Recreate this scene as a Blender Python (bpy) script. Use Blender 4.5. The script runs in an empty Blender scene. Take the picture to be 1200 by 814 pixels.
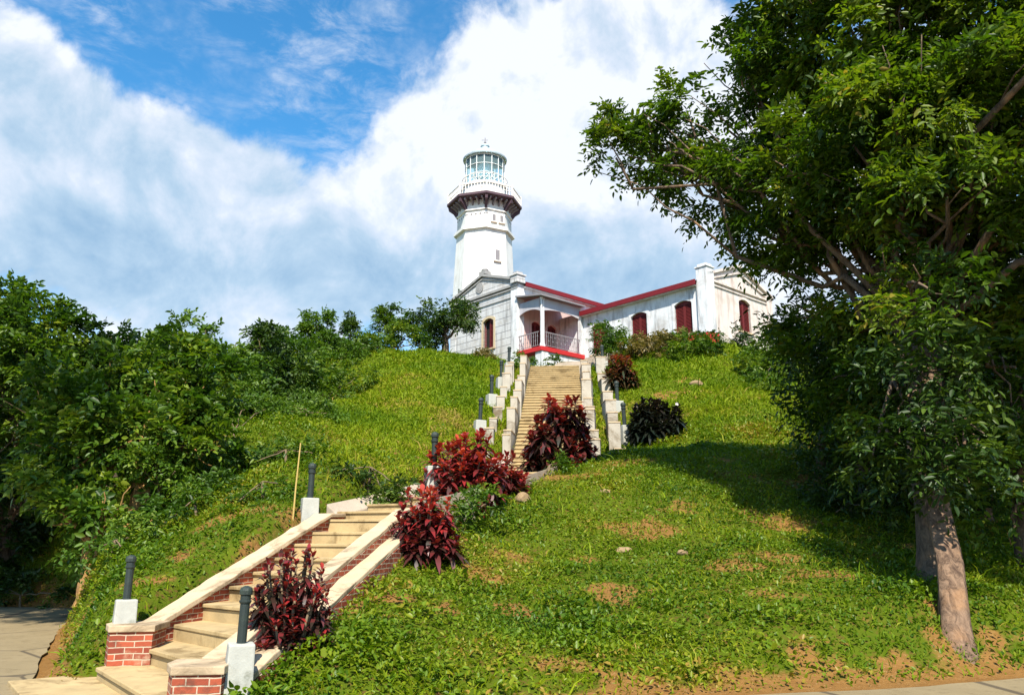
import bpy, bmesh, math, random
import numpy as np
from mathutils import Vector, Matrix
R = math.radians
random.seed(7); rng = np.random.default_rng(11)
SC = bpy.context.scene
COL = SC.collection

# ------------------------------------------------------------------ camera
PITCH = 13.5; FPX = 930.0; EYE = 1.6
cam_d = bpy.data.cameras.new('camera'); cam = bpy.data.objects.new('camera', cam_d); COL.objects.link(cam)
cam.location = (0, 0, EYE); cam.rotation_euler = (R(90 + PITCH), 0, 0)
cam_d.sensor_width = 36; cam_d.lens = 36 * FPX / 1200; cam_d.clip_start = .1; cam_d.clip_end = 3000
SC.camera = cam
# ------------------------------------------------------------------ light and exposure
SUN_EL = 50; SUN_AZ = 3            # azimuth: degrees to the right of straight behind the camera
SUN_STRENGTH = 4.8; SKY_STRENGTH = .1
SC.view_settings.view_transform = 'Standard'; SC.view_settings.look = 'None'
SC.view_settings.exposure = 1.1; SC.view_settings.gamma = 1; SC.view_settings.use_curve_mapping = False
sd = bpy.data.lights.new('sun', 'SUN'); sd.energy = SUN_STRENGTH; sd.angle = R(.5); sd.color = (1, .93, .8)
so = bpy.data.objects.new('sun', sd); COL.objects.link(so)
tosun = Vector((math.sin(R(SUN_AZ)) * math.cos(R(SUN_EL)), -math.cos(R(SUN_AZ)) * math.cos(R(SUN_EL)), math.sin(R(SUN_EL))))
so.rotation_euler = tosun.to_track_quat('Z', 'Y').to_euler(); so.location = (10, -30, 40)

SP, CP = math.sin(R(PITCH)), math.cos(R(PITCH))
def ray(px, py):
    u = (px - 600) / FPX; v = (407 - py) / FPX
    return Vector((u, CP - v * SP, SP + v * CP))
def P(px, py, Y):
    d = ray(px, py); t = Y / d.y
    return Vector((d.x * t, Y, EYE + d.z * t))

# ------------------------------------------------------------------ node helper
class NT:
    def __init__(s, tree): s.t = tree; s.n = tree.nodes; s.l = tree.links
    def node(s, typ, **kw):
        n = s.n.new(typ)
        for k, v in kw.items(): setattr(n, k, v)
        return n
    def put(s, sock, v):
        if isinstance(v, bpy.types.NodeSocket): s.l.new(v, sock)
        elif v is not None: sock.default_value = v
    def math(s, op, a, b=None, c=None, clamp=False):
        n = s.node('ShaderNodeMath', operation=op, use_clamp=clamp)
        s.put(n.inputs[0], a); s.put(n.inputs[1], b)
        if c is not None: s.put(n.inputs[2], c)
        return n.outputs[0]
    def vmath(s, op, a, b=None):
        n = s.node('ShaderNodeVectorMath', operation=op); s.put(n.inputs[0], a); s.put(n.inputs[1], b)
        return n.outputs[0]
    def mix(s, f, a, b, blend='MIX'):
        n = s.node('ShaderNodeMix', data_type='RGBA', blend_type=blend)
        s.put(n.inputs['Factor'], f); s.put(n.inputs['A'], a if isinstance(a, bpy.types.NodeSocket) else (*a, 1)); s.put(n.inputs['B'], b if isinstance(b, bpy.types.NodeSocket) else (*b, 1))
        return n.outputs['Result']
    def smooth(s, x, lo, hi, a=0., b=1.):
        n = s.node('ShaderNodeMapRange', interpolation_type='SMOOTHSTEP')
        for i, v in enumerate((x, lo, hi, a, b)): s.put(n.inputs[i], v)
        return n.outputs[0]
    def noise(s, vec, scale, detail=4, rough=.55, dist=0):
        n = s.node('ShaderNodeTexNoise'); s.put(n.inputs['Vector'], vec)
        n.inputs['Scale'].default_value = scale; n.inputs['Detail'].default_value = detail
        n.inputs['Roughness'].default_value = rough; n.inputs['Distortion'].default_value = dist
        return n.outputs['Fac']
    def ramp(s, fac, stops):
        n = s.node('ShaderNodeValToRGB'); s.put(n.inputs[0], fac); cr = n.color_ramp
        while len(cr.elements) < len(stops): cr.elements.new(.5)
        for e, (p, c) in zip(cr.elements, stops): e.position = p; e.color = (*c, 1)
        return n.outputs[0]

# ------------------------------------------------------------------ sky with clouds
W = bpy.data.worlds.new('World'); SC.world = W; W.use_nodes = True
t = NT(W.node_tree); W.node_tree.nodes.clear()
sky = t.node('ShaderNodeTexSky', sky_type='NISHITA'); sky.sun_disc = False
sky.sun_elevation = R(SUN_EL); sky.sun_rotation = R(180 - SUN_AZ); sky.air_density = 1.0; sky.dust_density = .3; sky.ozone_density = 3.5; sky.altitude = 100
hs = t.node('ShaderNodeHueSaturation'); hs.inputs['Saturation'].default_value = 1.28; hs.inputs['Value'].default_value = 1.18; hs.inputs['Hue'].default_value = .49
t.l.new(sky.outputs[0], hs.inputs['Color'])
tc = t.node('ShaderNodeTexCoord'); D = tc.outputs['Generated']
sx = t.node('ShaderNodeSeparateXYZ'); t.l.new(D, sx.inputs[0])
az = t.math('ARCTAN2', sx.outputs[0], sx.outputs[1]); el = t.math('ARCSINE', sx.outputs[2])
def azel(px, py):
    d = ray(px, py).normalized(); return math.atan2(d.x, d.y), math.asin(d.z)
# (px, py, half width, half height, amount): cloud banks and blue gaps by direction in the sky
def field(blobs):
    acc = None
    for (px, py, rx, ry, am) in blobs:
        a0, e0 = azel(px, py)
        a = t.math('MULTIPLY', t.math('SUBTRACT', az, a0), FPX / rx); e = t.math('MULTIPLY', t.math('SUBTRACT', el, e0), FPX / ry)
        q = t.math('ADD', t.math('MULTIPLY', a, a), t.math('MULTIPLY', e, e))
        g = t.math('MULTIPLY', t.math('POWER', 2.718, t.math('MULTIPLY', q, -1.)), am)
        acc = g if acc is None else t.math('ADD', acc, g)
    return acc
CLOUDS = [(80, 230, 210, 130, .95), (20, 90, 80, 60, .5), (250, 270, 170, 110, .75), (560, 150, 130, 95, .95), (470, 230, 190, 90, .6),
          (660, 210, 160, 150, .75), (720, 60, 150, 75, .6), (800, 200, 200, 150, .7), (350, 380, 500, 70, .3), (1000, 250, 300, 200, .5),
          (330, 60, 190, 65, -.75), (385, 160, 70, 75, -.85), (250, 110, 120, 50, -.35), (110, 15, 120, 40, -.35), (505, 25, 60, 60, -.5), (860, 20, 50, 60, -.25), (690, 75, 45, 22, -.35), (70, 370, 150, 50, -.6), (20, 262, 90, 22, -.5)]
dens = field(CLOUDS)
cb = t.node('ShaderNodeCombineXYZ'); t.l.new(az, cb.inputs[0]); t.l.new(el, cb.inputs[1]); AE = cb.outputs[0]
warp = t.noise(D, 5, 3, .6)
n1 = t.noise(AE, 6.5, 10, .58, .25); n2 = t.noise(AE, 24, 7, .62, .2)
dens = t.math('ADD', t.math('ADD', dens, t.math('MULTIPLY', t.math('SUBTRACT', n1, .5), 2.3)), t.math('MULTIPLY', t.math('SUBTRACT', n2, .5), .5))
thick = t.smooth(dens, .02, .5)
# thin mackerel streaks drifting over the blue
wv = t.node('ShaderNodeMapping'); t.l.new(AE, wv.inputs[0]); wv.inputs['Rotation'].default_value = (0, 0, R(38)); wv.inputs['Scale'].default_value = (11, 26, 1)
wisp = t.math('MULTIPLY', t.smooth(t.noise(wv.outputs[0], 1., 7, .66, .3), .40, .75), t.smooth(t.noise(AE, 5.2, 5, .6), .36, .6))
cover = t.math('MAXIMUM', t.math('MULTIPLY', thick, .93), t.math('MULTIPLY', wisp, .6))
# brightness of the cloud: bright heads, grey-blue flat bases
GREY = [(450, 330, 330, 70, .62), (180, 320, 200, 60, .4), (700, 300, 130, 60, .55), (20, 260, 100, 40, .4), (80, 140, 200, 60, .2), (150, 170, 170, 80, .3), (60, 330, 160, 40, .3), (800, 300, 90, 60, .25)]
grey = field(GREY)
off = t.vmath('ADD', AE, (.008, .035, 0))
n3 = t.noise(off, 6.5, 8, .58, .25)
relief = t.math('MULTIPLY', t.math('SUBTRACT', n1, n3), 2.3)
br = t.math('SUBTRACT', t.math('ADD', t.math('ADD', .93, t.math('MULTIPLY', field([(560, 130, 120, 70, 1.), (640, 210, 110, 80, .6), (770, 250, 90, 70, .7), (30, 290, 60, 25, .8), (290, 300, 60, 40, .6)]), .22)), relief), t.math('ADD', t.math('MULTIPLY', grey, .75), t.math('MULTIPLY', t.math('SUBTRACT', n2, .5), .25)), clamp=True)
ccol = t.ramp(br, [(0.0, (1.5, 2.4, 3.4)), (.45, (2.5, 3.3, 4.1)), (.8, (3.75, 4.15, 4.75)), (1., (4.8, 4.95, 5.25))])
skyc = t.mix(cover, hs.outputs[0], ccol)
bg = t.node('ShaderNodeBackground'); t.l.new(skyc, bg.inputs[0]); bg.inputs[1].default_value = SKY_STRENGTH
wo = t.node('ShaderNodeOutputWorld'); t.l.new(bg.outputs[0], wo.inputs[0])

# ------------------------------------------------------------------ materials
def mat(name):
    m = bpy.data.materials.new(name); m.use_nodes = True; m.node_tree.nodes.clear()
    t = NT(m.node_tree); o = t.node('ShaderNodeOutputMaterial'); b = t.node('ShaderNodeBsdfPrincipled')
    t.l.new(b.outputs[0], o.inputs[0]); b.inputs['Roughness'].default_value = .85
    b.inputs['Specular IOR Level'].default_value = .25
    return m, t, b, o
def bump(t, b, h, strength=.5, dist=.02):
    n = t.node('ShaderNodeBump'); n.inputs['Strength'].default_value = strength; n.inputs['Distance'].default_value = dist
    t.l.new(h, n.inputs['Height']); t.l.new(n.outputs[0], b.inputs['Normal'])
def plain(name, col, rough=.7, var=.25, scale=6, dirt=None, metal=0, bumpy=.25):
    m, t, b, o = mat(name); co = t.node('ShaderNodeTexCoord').outputs['Object']
    n = t.noise(co, scale, 6, .62); n2 = t.noise(co, scale * 9, 3, .6)
    c = t.mix(n, [x * (1 - var) for x in col], [min(1, x * (1 + var)) for x in col])
    if dirt:
        z = t.smooth(t.noise(co, scale * .45, 8, .7, .6), .5, .68); c = t.mix(t.math('MULTIPLY', z, dirt[1]), c, dirt[0])
    t.l.new(c, b.inputs['Base Color']); b.inputs['Roughness'].default_value = rough; b.inputs['Metallic'].default_value = metal
    if bumpy: bump(t, b, t.math('ADD', n, t.math('MULTIPLY', n2, .5)), bumpy, .02)
    return m
def wall_paint(name, col, streak, amount, courses=0., rough=.85):
    """old lime-washed wall: vertical rain streaks, blotches and, if asked, dark joints between stone courses"""
    m, t, b, o = mat(name); tcn = t.node('ShaderNodeTexCoord'); co = tcn.outputs['Object']
    st = t.vmath('MULTIPLY', co, (1.6, 1.6, .22))
    s1 = t.smooth(t.noise(st, 2.2, 7, .65, .3), .46, .72); bl = t.smooth(t.noise(co, 1.1, 8, .7, .5), .45, .7)
    c = t.mix(t.math('MULTIPLY', s1, amount), col, streak); c = t.mix(t.math('MULTIPLY', bl, amount * .7), c, [.6 * a + .4 * s for a, s in zip(streak, (.5, .42, .34))])
    h = t.noise(co, 22, 4, .6)
    if courses:
        sep = t.node('ShaderNodeSeparateXYZ'); t.l.new(co, sep.inputs[0])
        nz = t.node('ShaderNodeSeparateXYZ'); t.l.new(tcn.outputs['Normal'], nz.inputs[0])
        run = t.math('ADD', t.math('MULTIPLY', sep.outputs[0], t.math('ABSOLUTE', nz.outputs[1])), t.math('MULTIPLY', sep.outputs[1], t.math('ABSOLUTE', nz.outputs[0])))
        cv = t.node('ShaderNodeCombineXYZ'); t.l.new(run, cv.inputs[0]); t.l.new(sep.outputs[2], cv.inputs[1])
        bk = t.node('ShaderNodeTexBrick'); t.l.new(cv.outputs[0], bk.inputs['Vector'])
        for k, v in (('Scale', 1.), ('Brick Width', 9.), ('Row Height', courses), ('Mortar Size', .026), ('Mortar Smooth', .4)): bk.inputs[k].default_value = v
        w = t.math('MULTIPLY', bk.outputs['Fac'], t.smooth(t.noise(co, 2.5, 4), .25, .5, .35, .9)); c = t.mix(w, c, (.17, .17, .18))
        h = t.math('SUBTRACT', t.math('MULTIPLY', h, .4), bk.outputs['Fac'])
    t.l.new(c, b.inputs['Base Color']); b.inputs['Roughness'].default_value = rough
    bump(t, b, h, .35, .02); return m
def brick(name):
    m, t, b, o = mat(name); tcn = t.node('ShaderNodeTexCoord'); co = tcn.outputs['Object']
    sep = t.node('ShaderNodeSeparateXYZ'); t.l.new(co, sep.inputs[0]); nz = t.node('ShaderNodeSeparateXYZ'); t.l.new(tcn.outputs['Normal'], nz.inputs[0])
    run = t.math('ADD', t.math('MULTIPLY', sep.outputs[0], t.math('ABSOLUTE', nz.outputs[1])), t.math('MULTIPLY', sep.outputs[1], t.math('ABSOLUTE', nz.outputs[0])))
    wob = t.math('MULTIPLY', t.math('SUBTRACT', t.noise(co, 4, 3), .5), .03)
    cv = t.node('ShaderNodeCombineXYZ'); t.l.new(run, cv.inputs[0]); t.l.new(t.math('ADD', sep.outputs[2], wob), cv.inputs[1])
    bk = t.node('ShaderNodeTexBrick'); t.l.new(cv.outputs[0], bk.inputs['Vector'])
    for k, v in (('Scale', 1.), ('Brick Width', .2), ('Row Height', .066), ('Mortar Size', .007), ('Mortar Smooth', .3), ('Bias', -.1)): bk.inputs[k].default_value = v
    bk.inputs['Color1'].default_value = (.34, .075, .035, 1); bk.inputs['Color2'].default_value = (.15, .03, .018, 1); bk.inputs['Mortar'].default_value = (.42, .33, .24, 1)
    c = t.mix(t.math('MULTIPLY', t.smooth(t.noise(co, 5, 6, .7), .5, .68), .55), bk.outputs['Color'], (.06, .035, .025))
    c = t.mix(t.math('MULTIPLY', t.smooth(t.noise(t.vmath('ADD', co, (3, 1, 7)), 3, 6, .7), .55, .72), .45), c, (.48, .36, .24))
    t.l.new(c, b.inputs['Base Color']); h = t.math('SUBTRACT', t.math('MULTIPLY', t.noise(co, 30, 3), .5), bk.outputs['Fac']); bump(t, b, h, .7, .015); return m
def leaf(name, stops, trans=.35, rough=.45, spec=.3):
    m, t, b, o = mat(name); at = t.node('ShaderNodeAttribute', attribute_name='var')
    c = t.ramp(at.outputs['Fac'], stops); t.l.new(c, b.inputs['Base Color']); b.inputs['Roughness'].default_value = rough; b.inputs['Specular IOR Level'].default_value = spec
    tr = t.node('ShaderNodeBsdfTranslucent'); c2 = t.mix(1., c, (1.25, 1.35, .5), 'MULTIPLY'); t.l.new(c2, tr.inputs[0])
    mx = t.node('ShaderNodeMixShader'); mx.inputs[0].default_value = trans; t.l.new(b.outputs[0], mx.inputs[1]); t.l.new(tr.outputs[0], mx.inputs[2])
    t.l.new(mx.outputs[0], o.inputs[0]); return m
def bark(name, a, b_, scale=5):
    m, t, b, o = mat(name); co = t.node('ShaderNodeTexCoord').outputs['Object']
    n = t.noise(t.vmath('MULTIPLY', co, (1, 1, .3)), scale * 1.8, 10, .75, 1.2); n2 = t.noise(co, 2.2, 5, .6)
    c = t.mix(t.smooth(n, .35, .65), a, b_); c = t.mix(t.math('MULTIPLY', t.smooth(n2, .5, .7), .6), c, (.36, .2, .1))
    t.l.new(c, b.inputs['Base Color']); bump(t, b, n, .9, .05); return m

M = dict(
    tread=plain('worn_concrete', (.37, .275, .14), .9, .4, 3, ((.12, .075, .028), .75)),
    cap=plain('pale_render', (.44, .335, .22), .9, .28, 3, ((.13, .095, .055), .85)),
    balus=plain('balustrade_render', (.36, .325, .27), .9, .3, 2.2, ((.12, .085, .045), .9)),
    brick=brick('red_brick'),
    base=plain('grey_block', (.35, .35, .315), .9, .25, 6, ((.16, .16, .12), .75)),
    post=plain('dark_post', (.022, .03, .028), .5, .3, 9, ((.05, .07, .045), .5)),
    white=wall_paint('white_wall', (.60, .615, .63), (.26, .26, .265), .95),
    tower=wall_paint('tower_white', (.68, .68, .66), (.44, .43, .41), .6),
    course=wall_paint('coursed_wall', (.50, .50, .50), (.24, .235, .23), .95, .42),  # grey darkened in place of shade on the left gable, besides the stains
    pink=wall_paint('pinkish_wall', (.56, .50, .46), (.33, .25, .22), .9),
    porchw=wall_paint('porch_wall', (.50, .37, .335), (.34, .25, .23), .7),
    grey=wall_paint('grey_frieze', (.40, .39, .42), (.26, .25, .28), .6),
    red=plain('red_paint', (.145, .01, .014), .55, .25, 2.5, ((.16, .012, .014), .6)),
    roof=plain('roof_sheet', (.20, .022, .024), .6, .2, 1.5, ((.1, .03, .025), .5)),
    redfloor=plain('red_floor', (.40, .02, .022), .6, .2, 3),
    shutter=plain('shutter_red', (.115, .014, .014), .6, .35, 5),
    dark=plain('dark_room', (.02, .018, .017), .9, .2, 4),
    tan=plain('ochre_frame', (.46, .37, .24), .7, .2, 5),
    stone=plain('plinth_stone', (.34, .28, .22), .9, .3, 2.5, ((.15, .13, .1), .6)),
    rock=plain('rock', (.24, .165, .09), .9, .35, 6, ((.15, .1, .06), .5), bumpy=.7),
    corbel=plain('corbel_brown', (.075, .045, .058), .7, .3, 4), cornice=plain('cornice_grey', (.27, .265, .26), .9, .25, 3, ((.12, .115, .11), .6)), bracket=plain('bracket_grey', (.22, .195, .215), .8, .3, 4),
    iron=plain('iron_rail', (.20, .19, .20), .6, .2, 8),
    rail=plain('white_rail', (.68, .66, .62), .6, .2, 5, ((.32, .24, .2), .6)),
    lead=plain('dome_metal', (.42, .50, .53), .45, .15, 2, ((.25, .3, .32), .5), metal=.3),
    metal=plain('white_metal', (.62, .64, .64), .45, .1, 4),
    bamboo=plain('bamboo', (.42, .3, .1), .6, .2, 10),
    bark_d=bark('bark_brown', (.06, .042, .03), (.17, .12, .08)),
    bark_t=bark('bark_orange', (.12, .06, .02), (.42, .24, .08)),
    bark_p=bark('bark_pale', (.06, .036, .024), (.24, .155, .10)),
    stem=plain('stem', (.14, .1, .06), .8, .3, 9),
    leaf_big=leaf('leaf_big_tree', [(0, (.016, .042, .003)), (.45, (.055, .108, .006)), (.9, (.15, .20, .012)), (1, (.24, .18, .03))], .45),
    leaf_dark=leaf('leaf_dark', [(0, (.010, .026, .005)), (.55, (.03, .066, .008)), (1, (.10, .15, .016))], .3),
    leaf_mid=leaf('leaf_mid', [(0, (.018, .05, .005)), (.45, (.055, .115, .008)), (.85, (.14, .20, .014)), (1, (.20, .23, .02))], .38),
    leaf_lite=leaf('leaf_light', [(0, (.035, .085, .008)), (.6, (.085, .155, .012)), (1, (.16, .22, .02))], .35),
    leaf_brown=leaf('leaf_brownish', [(0, (.055, .06, .01)), (.5, (.13, .105, .025)), (1, (.24, .16, .05))], .3),
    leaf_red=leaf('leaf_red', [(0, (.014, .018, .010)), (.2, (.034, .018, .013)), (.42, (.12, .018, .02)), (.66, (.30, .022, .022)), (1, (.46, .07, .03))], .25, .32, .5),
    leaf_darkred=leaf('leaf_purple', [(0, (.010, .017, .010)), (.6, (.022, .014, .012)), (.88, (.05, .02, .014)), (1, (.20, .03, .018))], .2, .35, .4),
    leaf_orange=leaf('leaf_orange', [(0, (.02, .03, .01)), (.4, (.12, .03, .015)), (1, (.42, .08, .03))], .25, .4),
    weed=leaf('weed_leaf', [(0, (.022, .065, .003)), (.35, (.07, .135, .004)), (.65, (.125, .19, .006)), (.86, (.19, .215, .008)), (1, (.27, .18, .03))], .35),
    grass=leaf('grass_blade', [(0, (.055, .115, .002)), (.4, (.13, .20, .003)), (.78, (.195, .24, .005)), (.92, (.26, .24, .018)), (1, (.32, .23, .06))], .35, .6, .15),
)
def glass():
    m, t, b, o = mat('lantern_glass'); b.inputs['Base Color'].default_value = (.55, .82, .88, 1); b.inputs['Roughness'].default_value = .03
    b.inputs['Transmission Weight'].default_value = .85; b.inputs['IOR'].default_value = 1.15; b.inputs['Specular IOR Level'].default_value = .6; return m
M['glass'] = glass()

# ------------------------------------------------------------------ mesh helpers
class MB:
    def __init__(s): s.v = []; s.f = []
    def add(s, vs, fs, mx=None):
        k = len(s.v)
        s.v += [tuple(mx @ Vector(v)) if mx else tuple(v) for v in vs]; s.f += [tuple(i + k for i in f) for f in fs]; return s
    def box(s, x0, x1, y0, y1, z0, z1, mx=None, taper=0.):
        q = taper; vs = [(x0, y0, z0), (x1, y0, z0), (x1, y1, z0), (x0, y1, z0), (x0 + q, y0 + q, z1), (x1 - q, y0 + q, z1), (x1 - q, y1 - q, z1), (x0 + q, y1 - q, z1)]
        return s.add(vs, [(3, 2, 1, 0), (4, 5, 6, 7), (0, 1, 5, 4), (1, 2, 6, 5), (2, 3, 7, 6), (3, 0, 4, 7)], mx)
    def prism(s, poly, z0, z1, mx=None):
        """poly: ground points; z0/z1 numbers or lists"""
        n = len(poly); a = z0 if isinstance(z0, (list, tuple)) else [z0] * n; b = z1 if isinstance(z1, (list, tuple)) else [z1] * n
        vs = [(p[0], p[1], a[i]) for i, p in enumerate(poly)] + [(p[0], p[1], b[i]) for i, p in enumerate(poly)]
        return s.add(vs, [tuple(range(n))[::-1], tuple(range(n, 2 * n))] + [(i, (i + 1) % n, n + (i + 1) % n, n + i) for i in range(n)], mx)
    def loft(s, rings, caps=True, mx=None):
        n = len(rings[0]); vs = [v for r in rings for v in r]; fs = []
        for k in range(len(rings) - 1):
            for i in range(n): fs.append((k * n + i, k * n + (i + 1) % n, (k + 1) * n + (i + 1) % n, (k + 1) * n + i))
        if caps: fs += [tuple(range(n))[::-1], tuple(range((len(rings) - 1) * n, len(rings) * n))]
        return s.add(vs, fs, mx)
    def lathe(s, prof, n=24, ph=0., c=(0, 0), mx=None):
        return s.loft([[(c[0] + r * math.cos(ph + 2 * math.pi * i / n), c[1] + r * math.sin(ph + 2 * math.pi * i / n), z) for i in range(n)] for r, z in prof], True, mx)
    def tube(s, pts, rad, n=7, mx=None):
        pts = [Vector(p) for p in pts]; rings = []
        rad = rad if isinstance(rad, (list, tuple)) else [rad] * len(pts)
        side = None
        for i, p in enumerate(pts):
            d = (pts[min(i + 1, len(pts) - 1)] - pts[max(i - 1, 0)]).normalized()
            if side is None: side = d.orthogonal().normalized()
            side = (side - d * side.dot(d)).normalized(); up = d.cross(side)
            rings.append([p + (side * math.cos(a) + up * math.sin(a)) * rad[i] for a in (2 * math.pi * k / n for k in range(n))])
        return s.loft(rings, True, mx)
    def build(s, name, m, parent=None, smooth=False, bevel=0., recalc=True):
        me = bpy.data.meshes.new(name); bm = bmesh.new()
        vs = [bm.verts.new(v) for v in s.v]
        for f in s.f:
            try: bm.faces.new([vs[i] for i in f])
            except ValueError: pass
        if recalc: bmesh.ops.recalc_face_normals(bm, faces=bm.faces)
        if bevel: bmesh.ops.bevel(bm, geom=list(bm.edges), offset=bevel, segments=2, affect='EDGES', profile=.6)
        if smooth:
            for f in bm.faces: f.smooth = True
        bm.to_mesh(me); bm.free(); me.materials.append(m)
        o = bpy.data.objects.new(name, me); COL.objects.link(o); o.parent = parent; return o
def npmesh(name, verts, faces, m, parent=None, var=None):
    """verts (n,3), faces (k,4) quads, var: one number per face"""
    verts = np.asarray(verts, np.float32); faces = np.asarray(faces, np.int32)
    me = bpy.data.meshes.new(name); me.vertices.add(len(verts)); me.vertices.foreach_set('co', verts.ravel())
    k, q = faces.shape; me.loops.add(k * q); me.loops.foreach_set('vertex_index', faces.ravel())
    me.polygons.add(k); me.polygons.foreach_set('loop_start', np.arange(0, k * q, q, dtype=np.int32))
    me.update(calc_edges=True)
    if var is not None:
        a = me.attributes.new('var', 'FLOAT', 'FACE'); a.data.foreach_set('value', np.clip(var, 0, 1).astype(np.float32))
    me.materials.append(m); o = bpy.data.objects.new(name, me); COL.objects.link(o); o.parent = parent; return o
def tag(o, label, cat=None, group=None, kind=None):
    o['label'] = label
    if cat: o['category'] = cat
    if group: o['group'] = group
    if kind: o['kind'] = kind
    return o
def thing(name, label, cat, loc=(0, 0, 0), rz=0., group=None):
    o = bpy.data.objects.new(name, None); o.empty_display_size = .3; COL.objects.link(o); o.location = loc; o.rotation_euler = (0, 0, rz)
    return tag(o, label, cat, group)
def copy_tree(o, parent=None):
    c = o.copy(); COL.objects.link(c); c.parent = parent
    for ch in list(o.children): copy_tree(ch, c)
    return c

# ------------------------------------------------------------------ numpy noise
_lat = rng.random((64, 64))
def vnoise(x, y):
    xi = np.floor(x).astype(int); yi = np.floor(y).astype(int); fx = x - xi; fy = y - yi
    fx = fx * fx * (3 - 2 * fx); fy = fy * fy * (3 - 2 * fy)
    g = lambda a, b: _lat[a % 64, b % 64]
    return (g(xi, yi) * (1 - fx) + g(xi + 1, yi) * fx) * (1 - fy) + (g(xi, yi + 1) * (1 - fx) + g(xi + 1, yi + 1) * fx) * fy
def fbm(x, y, o=4):
    s = 0; a = .5; f = 1.
    for k in range(o): s = s + a * vnoise(x * f + 17.3 * k, y * f - 9.1 * k); a *= .5; f *= 2.03
    return s / (1 - .5 ** o)
def sstep(a, b, x): q = np.clip((x - a) / (b - a), 0, 1); return q * q * (3 - 2 * q)

# ------------------------------------------------------------------ stairs geometry (needed by the terrain)
LZ = .19                                           # riser of the lower flight
L0, L9 = Vector((-4.55, 9.35, 0)), Vector((-3.1, 13.75, 0))      # left ends of the first and last nosing
R0, R9 = Vector((-3.05, 7.45, 0)), Vector((-1.95, 13.5, 0))      # right ends
MID = [(-2.5, 14.2, 1.9), (-1.45, 16.4, 2.3), (-.2, 19.8, 2.95), (.75, 22.4, 3.45), (1.12, 23.8, 3.7)]
TOPS = Vector((2.0, 36.3, 9.35))                    # head of the upper flight
UP = [MID[-1], tuple(TOPS)]
MW0, MW1, UW = 1.35, 2.1, 2.25
path_pts = [((L0 + R0) / 2 + Vector((0, 0, .1)), 1.15), ((L9 + R9) / 2 + Vector((0, 0, 1.85)), .75)] + [(Vector(p), .7 + .1 * i) for i, p in enumerate(MID)] + [(TOPS, 1.3), (TOPS + Vector((.1, 4, .15)), 1.6)]

# ------------------------------------------------------------------ terrain
foot_x = np.array([-300, -60, -14, -9.4, -7.8, -6.2, -5.4, -4.9, -2.6, -1.6, 1, 4, 6.2, 12, 60, 300.])
foot_y = np.array([60, 26, 20.6, 18.9, 14.4, 11.6, 9.9, 9.3, 6.9, 7.4, 8.65, 9.45, 10.25, 12.3, 17, 30.])
CPTS = []
def cp(px, py, Y): CPTS.append(tuple(P(px, py, Y)))
for a in [(480, 416, 42), (560, 440, 36), (520, 480, 28), (430, 500, 24), (470, 455, 33), (430, 560, 16.5), (365, 604, 13.6), (300, 560, 16), (280, 500, 21), (200, 640, 13), (330, 470, 27),
          (390, 420, 38), (150, 600, 19), (220, 560, 19),
          (720, 527, 21.5), (640, 560, 19), (780, 540, 20.5), (850, 556, 19), (600, 640, 14.5), (500, 700, 11.5), (700, 640, 14.5), (800, 640, 14), (900, 660, 12.8), (950, 610, 16.5), (700, 740, 10.8), (560, 600, 16),
          (1000, 660, 13), (1085, 690, 11.8), (1130, 738, 10.1), (768, 520, 25.5), (860, 500, 25), (850, 450, 31), (800, 440, 33), (870, 420, 36), (950, 520, 22), (900, 440, 34)]: cp(*a)
for p in [(0, 44, 11.2), (-5, 48, 11.2), (4, 47, 11.2), (9.7, 38.4, 11.1), (7, 41, 11.0), (6.5, 39.6, 10.6), (15, 45, 11.2), (0, 60, 11.4), (-4, 58, 11.4), (12, 55, 11.3), (0, 40, 10.3), (-9, 47, 10.6), (-14, 50, 9.5), (-20, 40, 6), (-18, 30, 4.0), (-14, 22, 1.8), (-11, 17, .7),
          (-8, 15.5, 1.2), (-2.0, 8.3, .36), (-1.6, 9.6, .66), (-1.25, 11, .95), (-1.0, 12.4, 1.3), (-.75, 14.2, 1.75), (0., 16.2, 2.25), (1.1, 19.4, 2.95), (2.2, 22, 3.6), (-25, 55, 6), (-30, 30, 1.5), (-10, 33, 6.6), (-8, 27, 4.9), (20, 40, 9.5), (16, 30, 6.2), (14, 20, 2.6), (11, 14, .9), (24, 24, 2.5), (30, 50, 8), (0, 80, 9), (25, 75, 7), (-25, 80, 5), (8, 13, 1.0), (10, 18, 2.4), (11, 25, 4.8), (13, 35, 8.4)]: CPTS.append(p)
for x in (-40, -20, -10, -5, 0, 4, 8, 14, 30): CPTS.append((x, 4, 0.)); CPTS.append((x, -6, 0.))
for q, w in path_pts[1:]: CPTS.append((q.x, q.y, q.z - .12))
for i in range(1, 6): q = Vector(UP[0]).lerp(TOPS, i / 6); CPTS.append((q.x, q.y, q.z - .12))
CPTS = np.array(CPTS)
def _k(r2): return np.where(r2 > 1e-9, .5 * r2 * np.log(np.maximum(r2, 1e-9)), 0)
_n = len(CPTS); _A = np.zeros((_n + 3, _n + 3)); _xy = CPTS[:, :2] / 10
_A[:_n, :_n] = _k(((_xy[:, None] - _xy[None]) ** 2).sum(-1)) + np.eye(_n) * .004
_A[:_n, _n] = 1; _A[:_n, _n + 1:] = _xy; _A[_n:, :_n] = _A[:_n, _n:].T
_w = np.linalg.solve(_A, np.concatenate([CPTS[:, 2], np.zeros(3)]))
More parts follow.
